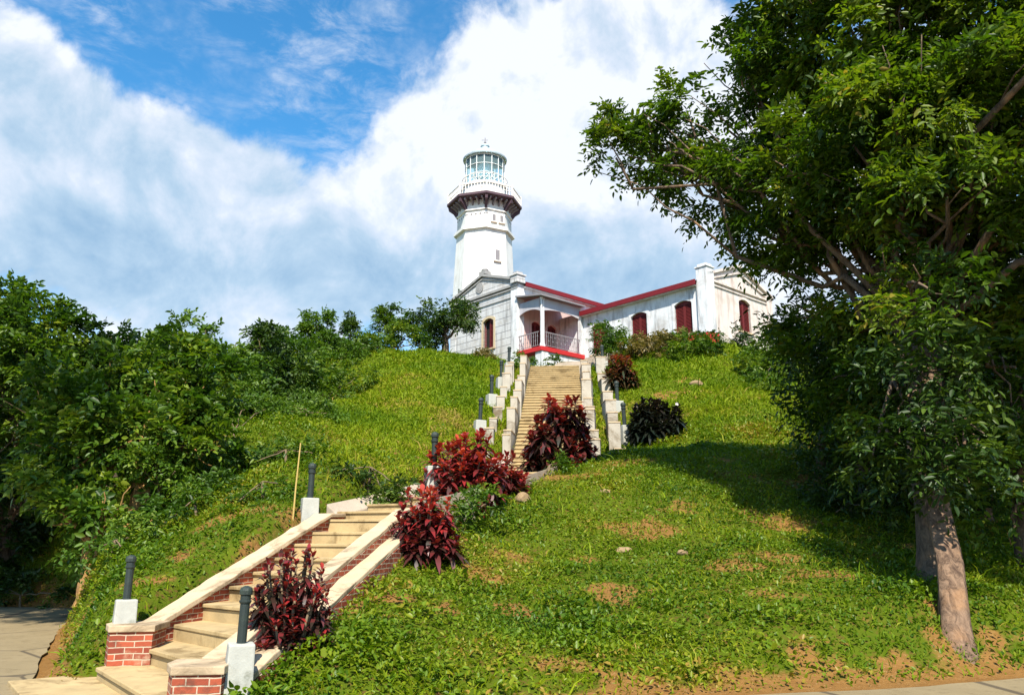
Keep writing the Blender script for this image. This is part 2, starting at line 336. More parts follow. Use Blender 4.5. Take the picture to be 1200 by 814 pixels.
def path_near(x, y):
    """distance beyond the edge of the stairway, and the stair level there"""
    best = np.full(x.shape, 1e9); lev = np.zeros(x.shape)
    for (a, wa), (b, wb) in zip(path_pts[:-1], path_pts[1:]):
        dx, dy = b.x - a.x, b.y - a.y; l2 = dx * dx + dy * dy
        q = np.clip(((x - a.x) * dx + (y - a.y) * dy) / l2, 0, 1)
        d = np.hypot(x - a.x - q * dx, y - a.y - q * dy) - (wa + (wb - wa) * q)
        z = a.z + (b.z - a.z) * q; up = d < best; best = np.where(up, d, best); lev = np.where(up, z, lev)
    return best, lev
def height(x, y):
    x = np.asarray(x, float); y = np.asarray(y, float); sh = x.shape; x = x.ravel(); y = y.ravel(); z = np.empty_like(x)
    for s in range(0, len(x), 20000):
        xs, ys = x[s:s + 20000], y[s:s + 20000]; qx = np.clip(xs, -34, 34) / 10; qy = np.clip(ys, -6, 85) / 10
        r2 = (qx[:, None] - _xy[None, :, 0]) ** 2 + (qy[:, None] - _xy[None, :, 1]) ** 2
        z[s:s + 20000] = _k(r2) @ _w[:_n] + _w[_n] + qx * _w[_n + 1] + qy * _w[_n + 2]
    z = z * (1 - sstep(30, 130, np.abs(x))) * (1 - sstep(80, 200, y))
    up = y - np.interp(x, foot_x, foot_y)
    z = np.maximum(z, 0) + .24 * (fbm(x * .9, y * .9) - .5) * sstep(.5, 4, up) + .5 * (fbm(x * .25 + 5, y * .25, 3) - .5) * sstep(2, 8, up) * (1 - sstep(36, 42, y) * (np.abs(x) < 20))
    z = z * sstep(-.1, 1.3, up)
    d, lev = path_near(x, y)
    k = 1 - sstep(.1, .42, d); z = z * (1 - k) + (np.minimum(z, lev - .34)) * k
    return np.where(up < 0, -.004, np.maximum(z, -.004 + .06 * sstep(0, .6, up))).reshape(sh)
def hz(x, y): return float(height(np.array([x]), np.array([y]))[0])

# patches of bare reddish soil on the mound: (x, y, radius along x, along y)
BARE = []
for (px, py, Y, rx, ry) in [(480, 742, 10.6, .75, .35), (610, 720, 11.2, .6, .3), (725, 690, 12.2, .5, .45), (690, 655, 13.8, .4, .3), (900, 665, 13, .7, .4), (960, 680, 12.4, .5, .3), (800, 612, 16, .5, .5), (540, 650, 13.5, .4, .3),
                            (730, 800, 9.35, .9, .15), (820, 804, 9.3, .9, .2), (900, 800, 9.5, .9, .25), (980, 796, 9.8, .9, .3), (1060, 790, 10.05, .9, .3), (1140, 786, 10.4, .9, .3), (1200, 784, 10.9, .9, .3), (1110, 690, 11.3, .4, .3), (800, 455, 32.5, .8, .5), (790, 470, 30.5, .9, .6), (215, 660, 12.4, .2, .3), (560, 690, 12.2, .35, .3)]:
    q = P(px, py, Y); BARE.append((q.x, Y, rx * .8, ry * .8))
def bare(x, y):
    m = np.zeros_like(x)
    for (a, b, rx, ry) in BARE: m = np.maximum(m, 1 - sstep(.25, 1.25, np.hypot((x - a) / rx, (y - b) / ry) * .75 + 3.4 * (fbm(x * 2.6, y * 2.6, 4) - .5)))
    m = .8 * m; m = np.maximum(m, .75 * sstep(.57, .72, fbm(x * .8 + 31, y * .8 + 3, 4)) * (y < 24))
    up = y - np.interp(x, foot_x, foot_y); return np.maximum(m, (1 - sstep(.1, .55, up + .5 * (fbm(x * 3, y * 3, 3) - .5))))

def terrain():
    def axis(lo, hi, step, far):
        a = list(np.arange(lo, hi, step)); s = step; b = hi; pos = []
        while b < far: pos.append(b); s *= 1.25; b += s
        s = step; b = lo; neg = []
        while b > -far: s *= 1.25; b -= s; neg.append(b)
        return np.array(neg[::-1] + a + pos)
    xs = axis(-15, 15, .13, 900); ys = axis(6.5, 46, .15, 900); X, Y = np.meshgrid(xs, ys); Z = height(X, Y)
    ny, nx = X.shape; v = np.stack([X, Y, Z], -1).reshape(-1, 3); i = np.arange(nx * ny).reshape(ny, nx)
    f = np.stack([i[:-1, :-1], i[:-1, 1:], i[1:, 1:], i[1:, :-1]], -1).reshape(-1, 4)
    m, t, b, o = mat('soil_and_turf'); at = t.node('ShaderNodeAttribute', attribute_name='bare'); co = t.node('ShaderNodeTexCoord').outputs['Object']
    g = t.mix(t.noise(co, 1.7, 6, .65), (.03, .06, .004), (.10, .13, .008)); g = t.mix(t.smooth(t.noise(co, 11, 6, .7), .50, .66), g, (.10, .055, .018))
    s = t.mix(t.noise(co, 5, 7, .7), (.12, .055, .016), (.27, .145, .045)); s = t.mix(t.math('MULTIPLY', t.smooth(t.noise(co, 30, 3), .58, .7), .5), s, (.30, .22, .11))
    c = t.mix(t.smooth(t.math('ADD', at.outputs['Fac'], t.math('MULTIPLY', t.math('SUBTRACT', t.noise(co, 7, 6, .75), .5), 1.3)), .3, .8), g, s)
    t.l.new(c, b.inputs['Base Color']); b.inputs['Roughness'].default_value = 1; b.inputs['Specular IOR Level'].default_value = .05; bump(t, b, t.noise(co, 9, 7, .7), .7, .08)
    ob = npmesh('hillside', v, f, m); a = ob.data.attributes.new('bare', 'FLOAT', 'POINT'); a.data.foreach_set('value', bare(X.ravel(), Y.ravel()).astype(np.float32))
    ob.data.shade_smooth()
    tag(ob, 'grassy hillside rising from the road to the lighthouse with bare soil patches', kind='structure')
terrain()

def road():
    edge = [(-60, 20), (-14, 19.9), (-10.4, 19.3), (-9.2, 18.3), (-7.7, 14.2), (-6.3, 11.3), (-5.5, 9.75), (-5.25, 9.15), (-3.9, 6.9), (-1.4, 7.0), (1, 8.35), (3, 8.9), (4.2, 9.15), (6.3, 9.95), (12, 11.9), (60, 16)]
    mb = MB(); n = len(edge); pts = []
    for (a, b) in zip(edge[:-1], edge[1:]):
        k = max(1, int(math.hypot(b[0] - a[0], b[1] - a[1]) / .35))
        for i in range(k): q = i / k; pts.append((a[0] + (b[0] - a[0]) * q + random.uniform(-.025, .025), a[1] + (b[1] - a[1]) * q + random.uniform(-.025, .025)))
    poly = pts + [(60, 16), (60, -80), (-60, -80)]
    m, t, b, o = mat('road_concrete'); co = t.node('ShaderNodeTexCoord').outputs['Object']
    c = t.mix(t.noise(co, 1.3, 8, .68), (.15, .115, .06), (.27, .21, .12)); c = t.mix(t.math('MULTIPLY', t.smooth(t.noise(co, 7, 6, .75), .52, .7), .6), c, (.10, .07, .035))
    vo = t.node('ShaderNodeTexVoronoi', feature='DISTANCE_TO_EDGE'); t.l.new(t.vmath('ADD', co, t.vmath('MULTIPLY', t.node('ShaderNodeTexNoise').outputs['Color'], (.5, .5, 0))), vo.inputs['Vector']); vo.inputs['Scale'].default_value = .35
    c = t.mix(t.smooth(vo.outputs['Distance'], .003, .012, .85, 0.), c, (.06, .045, .03))
    t.l.new(c, b.inputs['Base Color']); bump(t, b, t.noise(co, 40, 4, .7), .4, .01)
    mb.prism(poly, .02, .035); tag(mb.build('road', m), 'worn tan concrete road along the foot of the hill', kind='structure')
road()

# ------------------------------------------------------------------ lower staircase
def lerp(a, b, q): return a + (b - a) * q
def lower_stairs():
    th = thing('brick_staircase', 'lowest flight of tan concrete steps between red brick side walls', 'staircase', ((L0 + R0) / 2))
    o = th.location.copy()
    def loc(v): return v - o
    NS = 10; Ls = []; Rs = []
    for i in range(NS):
        q = i / (NS - 1); Ls.append(lerp(L0, L9, q ** .95)); Rs.append(lerp(R0, R9, q ** .9))
    land = [Vector((-2.9, 15.0, 0)), Vector((-1.7, 14.7, 0))]
    Ls.append(land[0]); Rs.append(land[1])
    for i in range(NS):
        a, b, c, d = Ls[i], Rs[i], Rs[i + 1], Ls[i + 1]; z = (i + 1) * LZ
        n = (b - a).normalized(); ext = n * .12; back = (d - a).normalized() * .06
        poly = [loc(a - ext), loc(b + ext), loc(c + ext) + back, loc(d - ext) + back]
        mb = MB(); mb.prism(poly, z - LZ - .35, z - .045)
        fw = Vector((-(b - a).y, (b - a).x, 0)).normalized() * -.025                       # nosing overhangs towards the camera side
        fw = fw * random.uniform(.7, 1.4); z += random.uniform(-.012, .012); poly2 = [poly[0] + fw * random.uniform(.5, 1.5), poly[1] + fw, poly[2], poly[3]]; mb.prism(poly2, z - .045 + .001, z)
        mb.build('step', M['tread'], th, bevel=.008)
    def wall(line, h, name, w, side, capw):
        """line: list of (point, step level); a sloping brick wall with a rendered coping"""
        body = MB(); cap = MB(); rb = []; rc = []
        for k, (p, z) in enumerate(line):
            a = line[max(k - 1, 0)][0]; b = line[min(k + 1, len(line) - 1)][0]; d = (b - a); nrm = Vector((d.y, -d.x, 0)).normalized() * side
            i0 = loc(p); i1 = loc(p + nrm * w); m_ = loc(p + nrm * w / 2)
            rb.append([(i0.x, i0.y, z - .9), (i1.x, i1.y, z - .9), (i1.x, i1.y, z + h), (i0.x, i0.y, z + h)])
            c0 = m_ - nrm * capw / 2; c1 = m_ + nrm * capw / 2
            jt = lambda: random.uniform(-.011, .011)
            rc.append([(c0.x + jt(), c0.y, z + h + .003), (c1.x, c1.y, z + h + .003), (c1.x + jt(), c1.y + jt(), z + h + .07 + jt()), (c0.x + jt(), c0.y + jt(), z + h + .07 + jt())])
        w_ = body.loft(rb).build(name, M['brick'], th); cap.loft(rc).build('cap', M['cap'], w_, bevel=.012)
    left = [(lerp(L0, L9, q), LZ + q * 9 * LZ - .0) for q in np.linspace(.13, 1.0, 24)] + [(land[0] + Vector((-.02, -.2, 0)), 1.93)]
    wall(left, .04, 'side_wall', .24, -1, .32)
    right = [(lerp(R0, R9, q), LZ + q * 9 * LZ) for q in np.linspace(.09, 1., 24)] + [(land[1] + Vector((.02, -.5, 0)), 1.98)]
    wall(right, .09, 'side_wall', .26, 1, .25)
    nr = Vector((.985, -.17, 0)); right2 = [(p + nr * .262, z) for p, z in right[:-1]]
    wall(right2, -.07, 'outer_wall', .26, 1, .25)
    def pillar(c, ang, h, k=1.):
        # end pier with a splayed front corner
        mx = Matrix.Translation(loc(c)) @ Matrix.Rotation(ang, 4, 'Z')
        poly = [(x * k, y * k) for x, y in [(-.34, -.02), (-.20, -.32), (.34, -.29), (.34, .29), (-.34, .29)]]
        pl = MB(); pl.prism(poly, -.2, h, mx); p_ = pl.build('pillar', M['brick'], th)
        MB().prism([(x * 1.09, y * 1.09) for x, y in poly], h + .002, h + .075, mx).build('cap', M['cap'], p_, bevel=.012)
    pillar(Vector((-4.42, 9.8, 0)), R(6), .56, .85); pillar(Vector((-2.86, 7.75, 0)), R(4), .42, .78)
    return th
lower_stairs()
# slab in front of the bottom step
sl = MB().prism([(-5.55, 9.35), (-4.2, 7.6), (-2.9, 6.5), (-2.8, 7.6), (-4.5, 9.6), (-5.0, 9.75)], .0, .075)
tag(sl.build('path', M['tread'], bevel=.01), 'tan concrete apron at the foot of the brick staircase', kind='structure')

# ------------------------------------------------------------------ middle and upper flights
def polyline(pts):
    pts = [Vector(p) for p in pts]; ls = [0]
    for a, b in zip(pts[:-1], pts[1:]): ls.append(ls[-1] + (b - a).xy.length)
    def at(s):
        s = min(max(s, 0), ls[-1])
        for i in range(len(pts) - 1):
            if s <= ls[i + 1] + 1e-6: return pts[i].lerp(pts[i + 1], (s - ls[i]) / (ls[i + 1] - ls[i]))
    return at, ls[-1]
def flight(name, label, pts, w0, w1, n, kerb):
    th = thing(name, label, 'staircase', pts[0]); o = Vector(pts[0]); at, L = polyline(pts)
    def nrm(s): d = (at(s + .6) - at(s - .6)); return Vector((d.y, -d.x, 0)).normalized()
    zs = np.linspace(pts[0][2], pts[-1][2], n + 1)
    for i in range(n):
        s0, s1 = L * i / n, L * (i + 1) / n + .05; wa = lerp(w0, w1, i / n) / 2
        a, b = at(s0), at(s1); na, nb = nrm(s0), nrm(s1); z = zs[i + 1] - o.z
        poly = [a - na * wa - o, a + na * wa - o, b + nb * wa - o, b - nb * wa - o]
        mb = MB(); mb.prism(poly, z - .75, z - .042); fw = Vector((na.y, -na.x, 0)) * .03
        mb.prism([poly[0] + fw, poly[1] + fw, poly[2], poly[3]], z - .041, z); mb.build('step', M['tread'], th, bevel=.008)
    if kerb:
        for sd_ in (-1, 1):
            rg = []
            for k in range(13):
                s = L * k / 12; p = at(s) - o; q = nrm(s) * sd_; w = lerp(w0, w1, k / 12) / 2; z = at(s).z - o.z
                a = p + q * (w + .01); b = p + q * (w + .27); rg.append([(a.x, a.y, z - .9), (b.x, b.y, z - .9), (b.x, b.y, z + .3), (a.x, a.y, z + (.1 if sd_ < 0 else -.01))])
            MB().loft(rg).build('kerb_wall', M['stone'], th, bevel=.02)
    return th
flight('curved_staircase', 'short curving flight of steps half hidden by red leaved shrubs', MID, MW0, MW1, 11, True)
flight('hill_staircase', 'long straight flight of wide concrete steps climbing to the house', UP, UW, UW, 34, False)
at_up, L_up = polyline(UP); up_d = (TOPS - Vector(UP[0])).xy.normalized(); UD = Vector((up_d.x, up_d.y, 0)); UN = Vector((UD.y, -UD.x, 0))
def balustrade(side, off, label, n, w, hts, gap):
    """stepped wall: level blocks going down beside the stairs, each with a coping"""
    p0 = Vector(UP[0]); th = thing('stepped_balustrade', label, 'balustrade', p0 + UN * side * off); o = th.location.copy()
    for i in range(n):
        s0, s1 = L_up * i / n, L_up * (i + 1 - gap) / n; a = at_up(s0) + UN * side * off; b = at_up(s1) + UN * side * off
        z = at_up(s1).z - o.z + hts * random.uniform(.2, 2.0); zb = at_up(s0).z - o.z - .5
        h = UN * w / 2 * random.uniform(.8, 1.2); sk = UN * random.uniform(-.06, .06); poly = [a - h - o + sk, a + h - o + sk, b + h - o - sk, b - h - o - sk]
        bl = MB().prism(poly, zb, z).build('block', M['balus'], th, bevel=.015)
        e = UN * .012; MB().prism([poly[0] - e - UD * .015, poly[1] + e - UD * .015, poly[2] + e + UD * .02, poly[3] - e + UD * .02], z + .002, z + .05).build('coping', M['cap'], bl, bevel=.012)
    return th
balustrade(-1, UW / 2 + .22, 'inner stepped parapet of pale blocks left of the upper stairs', 9, .28, .2, .12)
balustrade(1, UW / 2 + .22, 'inner stepped parapet of pale blocks right of the upper stairs', 10, .34, .26, .15)
balustrade(-1, UW / 2 + .85, 'outer row of pale piers left of the upper stairs', 9, .3, .25, .5)
balustrade(1, UW / 2 + .95, 'outer row of pale piers right of the upper stairs', 8, .36, .28, .5)

# ------------------------------------------------------------------ bollard lamps
def bollard(label):
    th = thing('bollard_lamp', label, 'bollard', (0, 0, 0), 0, 'dark bollard lamps on pale blocks beside the stairs')
    MB().box(-.15, .15, -.15, .15, -.25, .30, taper=.012).build('base_block', M['base'], th, bevel=.02)
    p = MB().lathe([(.052, .295), (.052, .70), (.05, .71)], 12).build('post', M['post'], th, smooth=False)
    MB().lathe([(.056, .712), (.066, .73), (.066, .745), (.056, .75), (.056, .80), (.07, .81), (.07, .85), (.06, .88), (.02, .90)], 14).build('lamp_head', M['post'], p)
    return th
BOL = [  # (px, py of the base, Y, scale, turn, label)
    (144, 742, 9.85, .85, .2, 'dark bollard lamp on white block atop the left brick pier'),
    (279, 796, 7.8, .85, .1, 'dark bollard lamp on white block beside the right brick pier'),
    (362, 604, 13.95, 1.0, .1, 'dark bollard lamp on white block at the head of the left brick wall'),
    (508, 566, 16.2, 1.15, .0, 'dark bollard lamp just left of the biggest red shrub'),
    (562, 506, 26.6, 1.3, .0, 'lowest bollard lamp on the left edge of the upper stairs'),
    (576, 474, 30.0, 1.3, .1, 'second lowest bollard lamp on the left edge of the upper stairs'),
    (587, 453, 33.2, 1.3, .0, 'third bollard lamp up the left edge of the upper stairs'),
    (596, 435, 36.6, 1.35, .0, 'topmost bollard lamp on the left, in front of the porch'),
    (733, 512, 26.4, 1.3, .1, 'bollard lamp between the upper stairs and the dark purple shrub'),
    (724, 482, 29.5, 1.3, .0, 'bollard lamp below the orange shrub right of the stairs'),
    (707, 440, 36.2, 1.35, .0, 'topmost bollard lamp on the right, beside the head of the stairs')]
b0 = bollard(BOL[0][-1]); 
for i, (px, py, Y, s, tz, lab) in enumerate(BOL):
    o = b0 if i == 0 else copy_tree(b0); q = P(px, py, Y); gz = hz(q.x, Y)
    z = .64 if i == 0 else (.40 if i == 1 else q.z if i < 4 else max(q.z, gz - .1))
    o.location = (q.x, Y, z + (0 if i == 0 else .0)); o.scale = (s, s, s); o.rotation_euler = (random.uniform(-.045, .045), random.uniform(-.045, .045), tz + .3); o['label'] = lab

# ------------------------------------------------------------------ keepers' house
HA = R(42); CB = Vector((.3, 44.0, 11.2)); 
def wallmx(origin, sdir, ddir):
    """local wall frame: s along the wall, d into the wall, z up"""
    s, d = Vector(sdir), Vector(ddir); m = Matrix.Identity(4)
    for r_ in range(3): m[r_][0] = s[r_]; m[r_][1] = d[r_]; m[r_][2] = (0, 0, 1)[r_]; m[r_][3] = origin[r_]
    return m
def wall_open(mb, mx, s0, s1, z0, z1, th, ops):
    """ops: (centre, width, zb, zt) sorted along s"""
    cur = s0
    for (c, w, zb, zt) in sorted(ops):
        mb.box(cur, c - w / 2, 0, th, z0, z1, mx); 
        if zb > z0 + .01: mb.box(c - w / 2, c + w / 2, 0, th, z0, zb, mx)
        mb.box(c - w / 2, c + w / 2, 0, th, zt, z1, mx); cur = c + w / 2
    mb.box(cur, s1, 0, th, z0, z1, mx)
def window(parent, mx, c, w, zb, zt, wallm, open_=False, door=False, mf=None):
    f = MB(); rise = .18; n = 8
    arc = [(c - w / 2 + w * i / n, zt - rise + rise * (1 - (2 * i / n - 1) ** 2)) for i in range(n + 1)]
    # surround a little proud of the wall, with a segmental head
    e = .14
    outer = [(c - w / 2 - e, zb)] + [(c + (x - c) * (w / 2 + e) / (w / 2), z + e) for x, z in arc] + [(c + w / 2 + e, zb)]
    inner = [(c - w / 2, zb)] + arc + [(c + w / 2, zb)]
    k = len(outer)
    vs = [(x, -.035, z) for x, z in outer] + [(x, -.035, z) for x, z in inner] + [(x, .12, z) for x, z in outer] + [(x, .12, z) for x, z in inner]
    fs = []
    for i in range(k - 1): fs += [(i, i + 1, k + i + 1, k + i), (2 * k + i, 3 * k + i, 3 * k + i + 1, 2 * k + i + 1), (i, 2 * k + i, 2 * k + i + 1, i + 1), (k + i, k + i + 1, 3 * k + i + 1, 3 * k + i)]
    fs += [(0, k, 3 * k, 2 * k), (k - 1, 3 * k - 1, 4 * k - 1, 2 * k - 1)]
    f.add(vs, fs, mx)
    win = f.build('door' if door else 'window', mf or wallm, parent)
    MB().box(c - w / 2 - .02, c + w / 2 + .02, .26, .30, zb, zt + .02, mx).build('backing', M['dark'], win)
    if not door: MB().box(c - w / 2 - .18, c + w / 2 + .18, -.07, .125, zb - .1, zb - .002, mx).build('sill', M['cap'], win, bevel=.01)
    for sgn in (-1, 1):
        sh = MB(); m2 = mx
        if open_ and sgn == 1: m2 = mx @ Matrix.Translation((c + w / 2, .1, 0)) @ Matrix.Rotation(R(-78), 4, 'Z') @ Matrix.Translation((-c - w / 2, -.1, 0))
        x0, x1 = (c - w / 2 + .01, c - .006) if sgn < 0 else (c + .006, c + w / 2 - .01)
        zt2 = zt - rise * .55
        sh.box(x0, x0 + .06, .1, .15, zb + .01, zt2, m2); sh.box(x1 - .06, x1, .1, .15, zb + .01, zt2, m2)
        sh.box(x0 + .06, x1 - .06, .102, .148, zb + .01, zb + .1, m2); sh.box(x0 + .06, x1 - .06, .102, .148, zt2 - .09, zt2, m2)
        z = zb + .13
        while z < zt2 - .12:
            sh.add([(x0 + .06, .105, z), (x1 - .06, .105, z), (x1 - .06, .145, z + .05), (x0 + .06, .145, z + .05), (x0 + .06, .105, z + .014), (x1 - .06, .105, z + .014), (x1 - .06, .145, z + .064), (x0 + .06, .145, z + .064)], [(0, 1, 2, 3), (4, 5, 6, 7), (0, 1, 5, 4), (2, 3, 7, 6)], m2); z += .075
        # solid arched tympanum above the leaves
        sh.build('shutter', M['shutter'], win)
    ty = MB(); xs = [a for a in arc]; base = zt - rise * .55 + .004
    pts = [(c - w / 2, base)] + [(x, max(zz, base + .002)) for x, zz in arc] + [(c + w / 2, base)]
    k = len(pts); ty.add([(x, .11, z) for x, z in pts] + [(x, .15, z) for x, z in pts], [tuple(range(k)), tuple(range(k, 2 * k))[::-1]] + [(i, (i + 1) % k, k + (i + 1) % k, k + i) for i in range(k)], mx)
    ty.build('fanlight', M['shutter'], win); return win
def moulding(mb, mx, pts, w, d0, d1):
    """a raised band along a polyline of (s, z) on a wall"""
    rg = []
    for (s, z) in pts: rg.append([(s, d0, z - w / 2), (s, d1, z - w / 2), (s, d1, z + w / 2), (s, d0, z + w / 2)])
    mb.loft(rg, True, mx)

def keepers_house():
    th = thing('keeper_house', 'old white house with pedimented left gable, red eaves and a corner porch', 'house', CB, HA)
    H = 5.0; NW = 6.2; LX = 13; AP = 5.95; T = .4
    g = wallmx((0, 0, 0), (0, 1, 0), (1, 0, 0)); e = wallmx((0, 0, 0), (1, 0, 0), (0, 1, 0))
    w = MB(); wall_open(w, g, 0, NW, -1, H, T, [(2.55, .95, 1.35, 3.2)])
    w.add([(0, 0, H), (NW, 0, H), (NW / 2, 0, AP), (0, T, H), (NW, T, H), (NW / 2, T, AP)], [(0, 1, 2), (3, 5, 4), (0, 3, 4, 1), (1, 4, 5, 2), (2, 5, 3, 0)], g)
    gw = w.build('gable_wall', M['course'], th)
    window(th, g, 2.55, .95, 1.35, 3.2, M['course'], open_=True, mf=M['tan'])
    w = MB(); wall_open(w, e, T, LX, -1, H - .4, T, [(1.5, .8, .75, 2.75), (2.8, .8, .75, 2.75)]); w.build('porch_back_wall', M['porchw'], th)
    for c in (1.5, 2.8): window(th, e, c, .8, .75, 2.75, M['porchw'], door=True)
    MB().box(T, LX, NW - T, NW, -1, H).box(LX, LX + T, 0, NW, -1, H).build('back_wall', M['white'], th)
    MB().box(.42, LX, -.03, .3, 3.95, H - .22).build('upper_wall_strip', M['white'], th)
    # raking mouldings, horizontal cornice, corner blocks, apex ornament, round vent
    mo = MB(); moulding(mo, g, [(-.12, H + .03), (NW / 2, AP + .1), (NW + .12, H + .03)], .16, -.14, T + .1); moulding(mo, g, [(.25, H - .03), (NW / 2, AP - .14), (NW - .25, H - .03)], .08, -.07, .002)
    moulding(mo, g, [(-.1, H - .28), (NW + .1, H - .28)], .14, -.13, .002); moulding(mo, g, [(-.06, H - .48), (NW + .06, H - .48)], .09, -.08, .002); moulding(mo, g, [(-.04, H - .95), (NW + .04, H - .95)], .07, -.05, .002)
    mo.build('cornice', M['cornice'], gw)
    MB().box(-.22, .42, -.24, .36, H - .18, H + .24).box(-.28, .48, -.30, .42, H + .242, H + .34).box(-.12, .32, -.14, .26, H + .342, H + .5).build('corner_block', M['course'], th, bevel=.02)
    MB().box(-.1, .4, NW / 2 - .28, NW / 2 + .28, AP + .15, AP + .36).lathe([(.2, AP + .362), (.24, AP + .46), (.16, AP + .56), (.05, AP + .62)], 12, 0, (.15, NW / 2)).build('apex_ornament', M['cornice'], th)
    MB().lathe([(.34, -.03), (.34, .03)], 18, 0, (0, 0), g @ Matrix.Translation((NW / 2 + .3, -.02, H + .32)) @ Matrix.Rotation(R(90), 4, 'X')).lathe([(.22, .032), (.22, .04)], 18, 0, (0, 0), g @ Matrix.Translation((NW / 2 + .3, -.02, H + .32)) @ Matrix.Rotation(R(90), 4, 'X')).build('round_vent', M['cornice'], th)
    MB().box(-.06, .5, -.06, .5, -1, H - .2).build('corner_pilaster', M['white'], th, bevel=.02)
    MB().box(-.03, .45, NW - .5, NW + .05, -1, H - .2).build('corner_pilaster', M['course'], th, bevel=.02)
    MB().box(-.12, -.002, .5, NW, -1, .28).build('plinth', M['stone'], th)
    # roof with red fascia along the eaves
    r = MB(); y0 = -.28; 
    r.add([(T, y0, H - .17), (LX + .6, y0, H - .17), (LX + .6, NW / 2, AP + .0), (T, NW / 2, AP), (T, NW - y0, H - .17), (LX + .6, NW - y0, H - .17)], [(0, 1, 2, 3), (3, 2, 5, 4)])
    r.add([(T, y0, H - .25), (LX + .6, y0, H - .25), (LX + .6, NW / 2, AP - .08), (T, NW / 2, AP - .08), (T, NW - y0, H - .25), (LX + .6, NW - y0, H - .25)], [(0, 3, 2, 1), (3, 4, 5, 2)])
    rf = r.build('roof', M['roof'], th)
    MB().box(T, LX + .6, y0 - .06, y0 - .002, H - .36, H - .1).build('fascia', M['red'], rf); MB().box(T + .02, LX, y0, -.04, H - .40, H - .37).build('soffit', M['white'], rf)
    # porch
    PX0, PX1, PD, FZ = .0, 3.43, 1.95, .7
    MB().box(PX0 + .52, PX1, -PD, -.004, -1.2, FZ - .26).build('porch_base', M['white'], th); MB().box(PX0, PX0 + .5, -PD - .06, -PD + .46, -1.2, FZ - .262).build('porch_pier', M['white'], th)
    MB().box(PX0 - .08, PX1, -PD - .1, -.006, FZ - .258, FZ).build('porch_floor', M['redfloor'], th, bevel=.015)
    pr = MB(); zt = 3.55
    pr.add([(PX0 - .2, -PD - .25, zt), (PX1, -PD - .25, zt), (PX1, -.035, zt + .34), (PX0 - .2, -.035, zt + .34), (PX0 - .2, -PD - .25, zt + .09), (PX1, -PD - .25, zt + .09), (PX1, -.035, zt + .43), (PX0 - .2, -.035, zt + .43)], [(3, 2, 1, 0), (4, 5, 6, 7), (0, 1, 5, 4), (1, 2, 6, 5), (2, 3, 7, 6), (3, 0, 4, 7)])
    pr.build('porch_roof', M['iron'], th)
    # arched frieze panels between the posts
    def frieze(mx, ln):
        n = 14; pts = [(0, zt - .01)] + [(ln * i / n, zt - .55 - .2 * abs(2 * i / n - 1) ** 2.2) for i in range(n + 1)] + [(ln, zt - .01)]
        k = len(pts); return MB().add([(s, 0, z) for s, z in pts] + [(s, .06, z) for s, z in pts], [tuple(range(k)), tuple(range(k, 2 * k))[::-1]] + [(i, (i + 1) % k, k + (i + 1) % k, k + i) for i in range(k)], mx).build('frieze', M['grey'], th)
    frieze(wallmx((PX0 + .25, -PD + .1, 0), (1, 0, 0), (0, 1, 0)), PX1 - PX0 - .3); frieze(wallmx((PX0 + .1, -PD + .2, 0), (0, 1, 0), (1, 0, 0)), PD - .25)
    for (cx, cy) in ((PX0 + .12, -PD + .08), (PX0 + .32, -PD + .14)):
        MB().lathe([(.11, FZ + .002), (.11, FZ + .16), (.072, FZ + .2), (.062, zt - .12), (.1, zt - .07), (.1, zt - .002)], 12, 0, (cx, cy)).build('column', M['white'], th, smooth=False)
    MB().box(PX1 - .22, PX1 - .02, -PD, -PD + .2, FZ + .002, zt - .004).build('column', M['white'], th)
    def railing(mx, ln):
        m = MB(); m.box(0, ln, 0, .04, FZ + .86, FZ + .91, mx); m.box(0, ln, 0, .03, FZ + .10, FZ + .13, mx); n = int(ln / .16)
        for i in range(n): s = (i + .5) * ln / n; m.box(s - .011, s + .011, .004, .026, FZ + .13, FZ + .86, mx); m.lathe([(.045, -.012), (.045, .012)], 8, 0, (0, 0), mx @ Matrix.Translation((s, .015, FZ + .52 + .12 * (-1) ** i)) @ Matrix.Rotation(R(90), 4, 'X'))
        return m.build('railing', M['iron'], th)
    railing(wallmx((PX0 + .42, -PD + .05, 0), (1, 0, 0), (0, 1, 0)), PX1 - PX0 - .66); railing(wallmx((PX0 + .04, -PD + .26, 0), (0, 1, 0), (1, 0, 0)), PD - .3)
    return th
keepers_house()

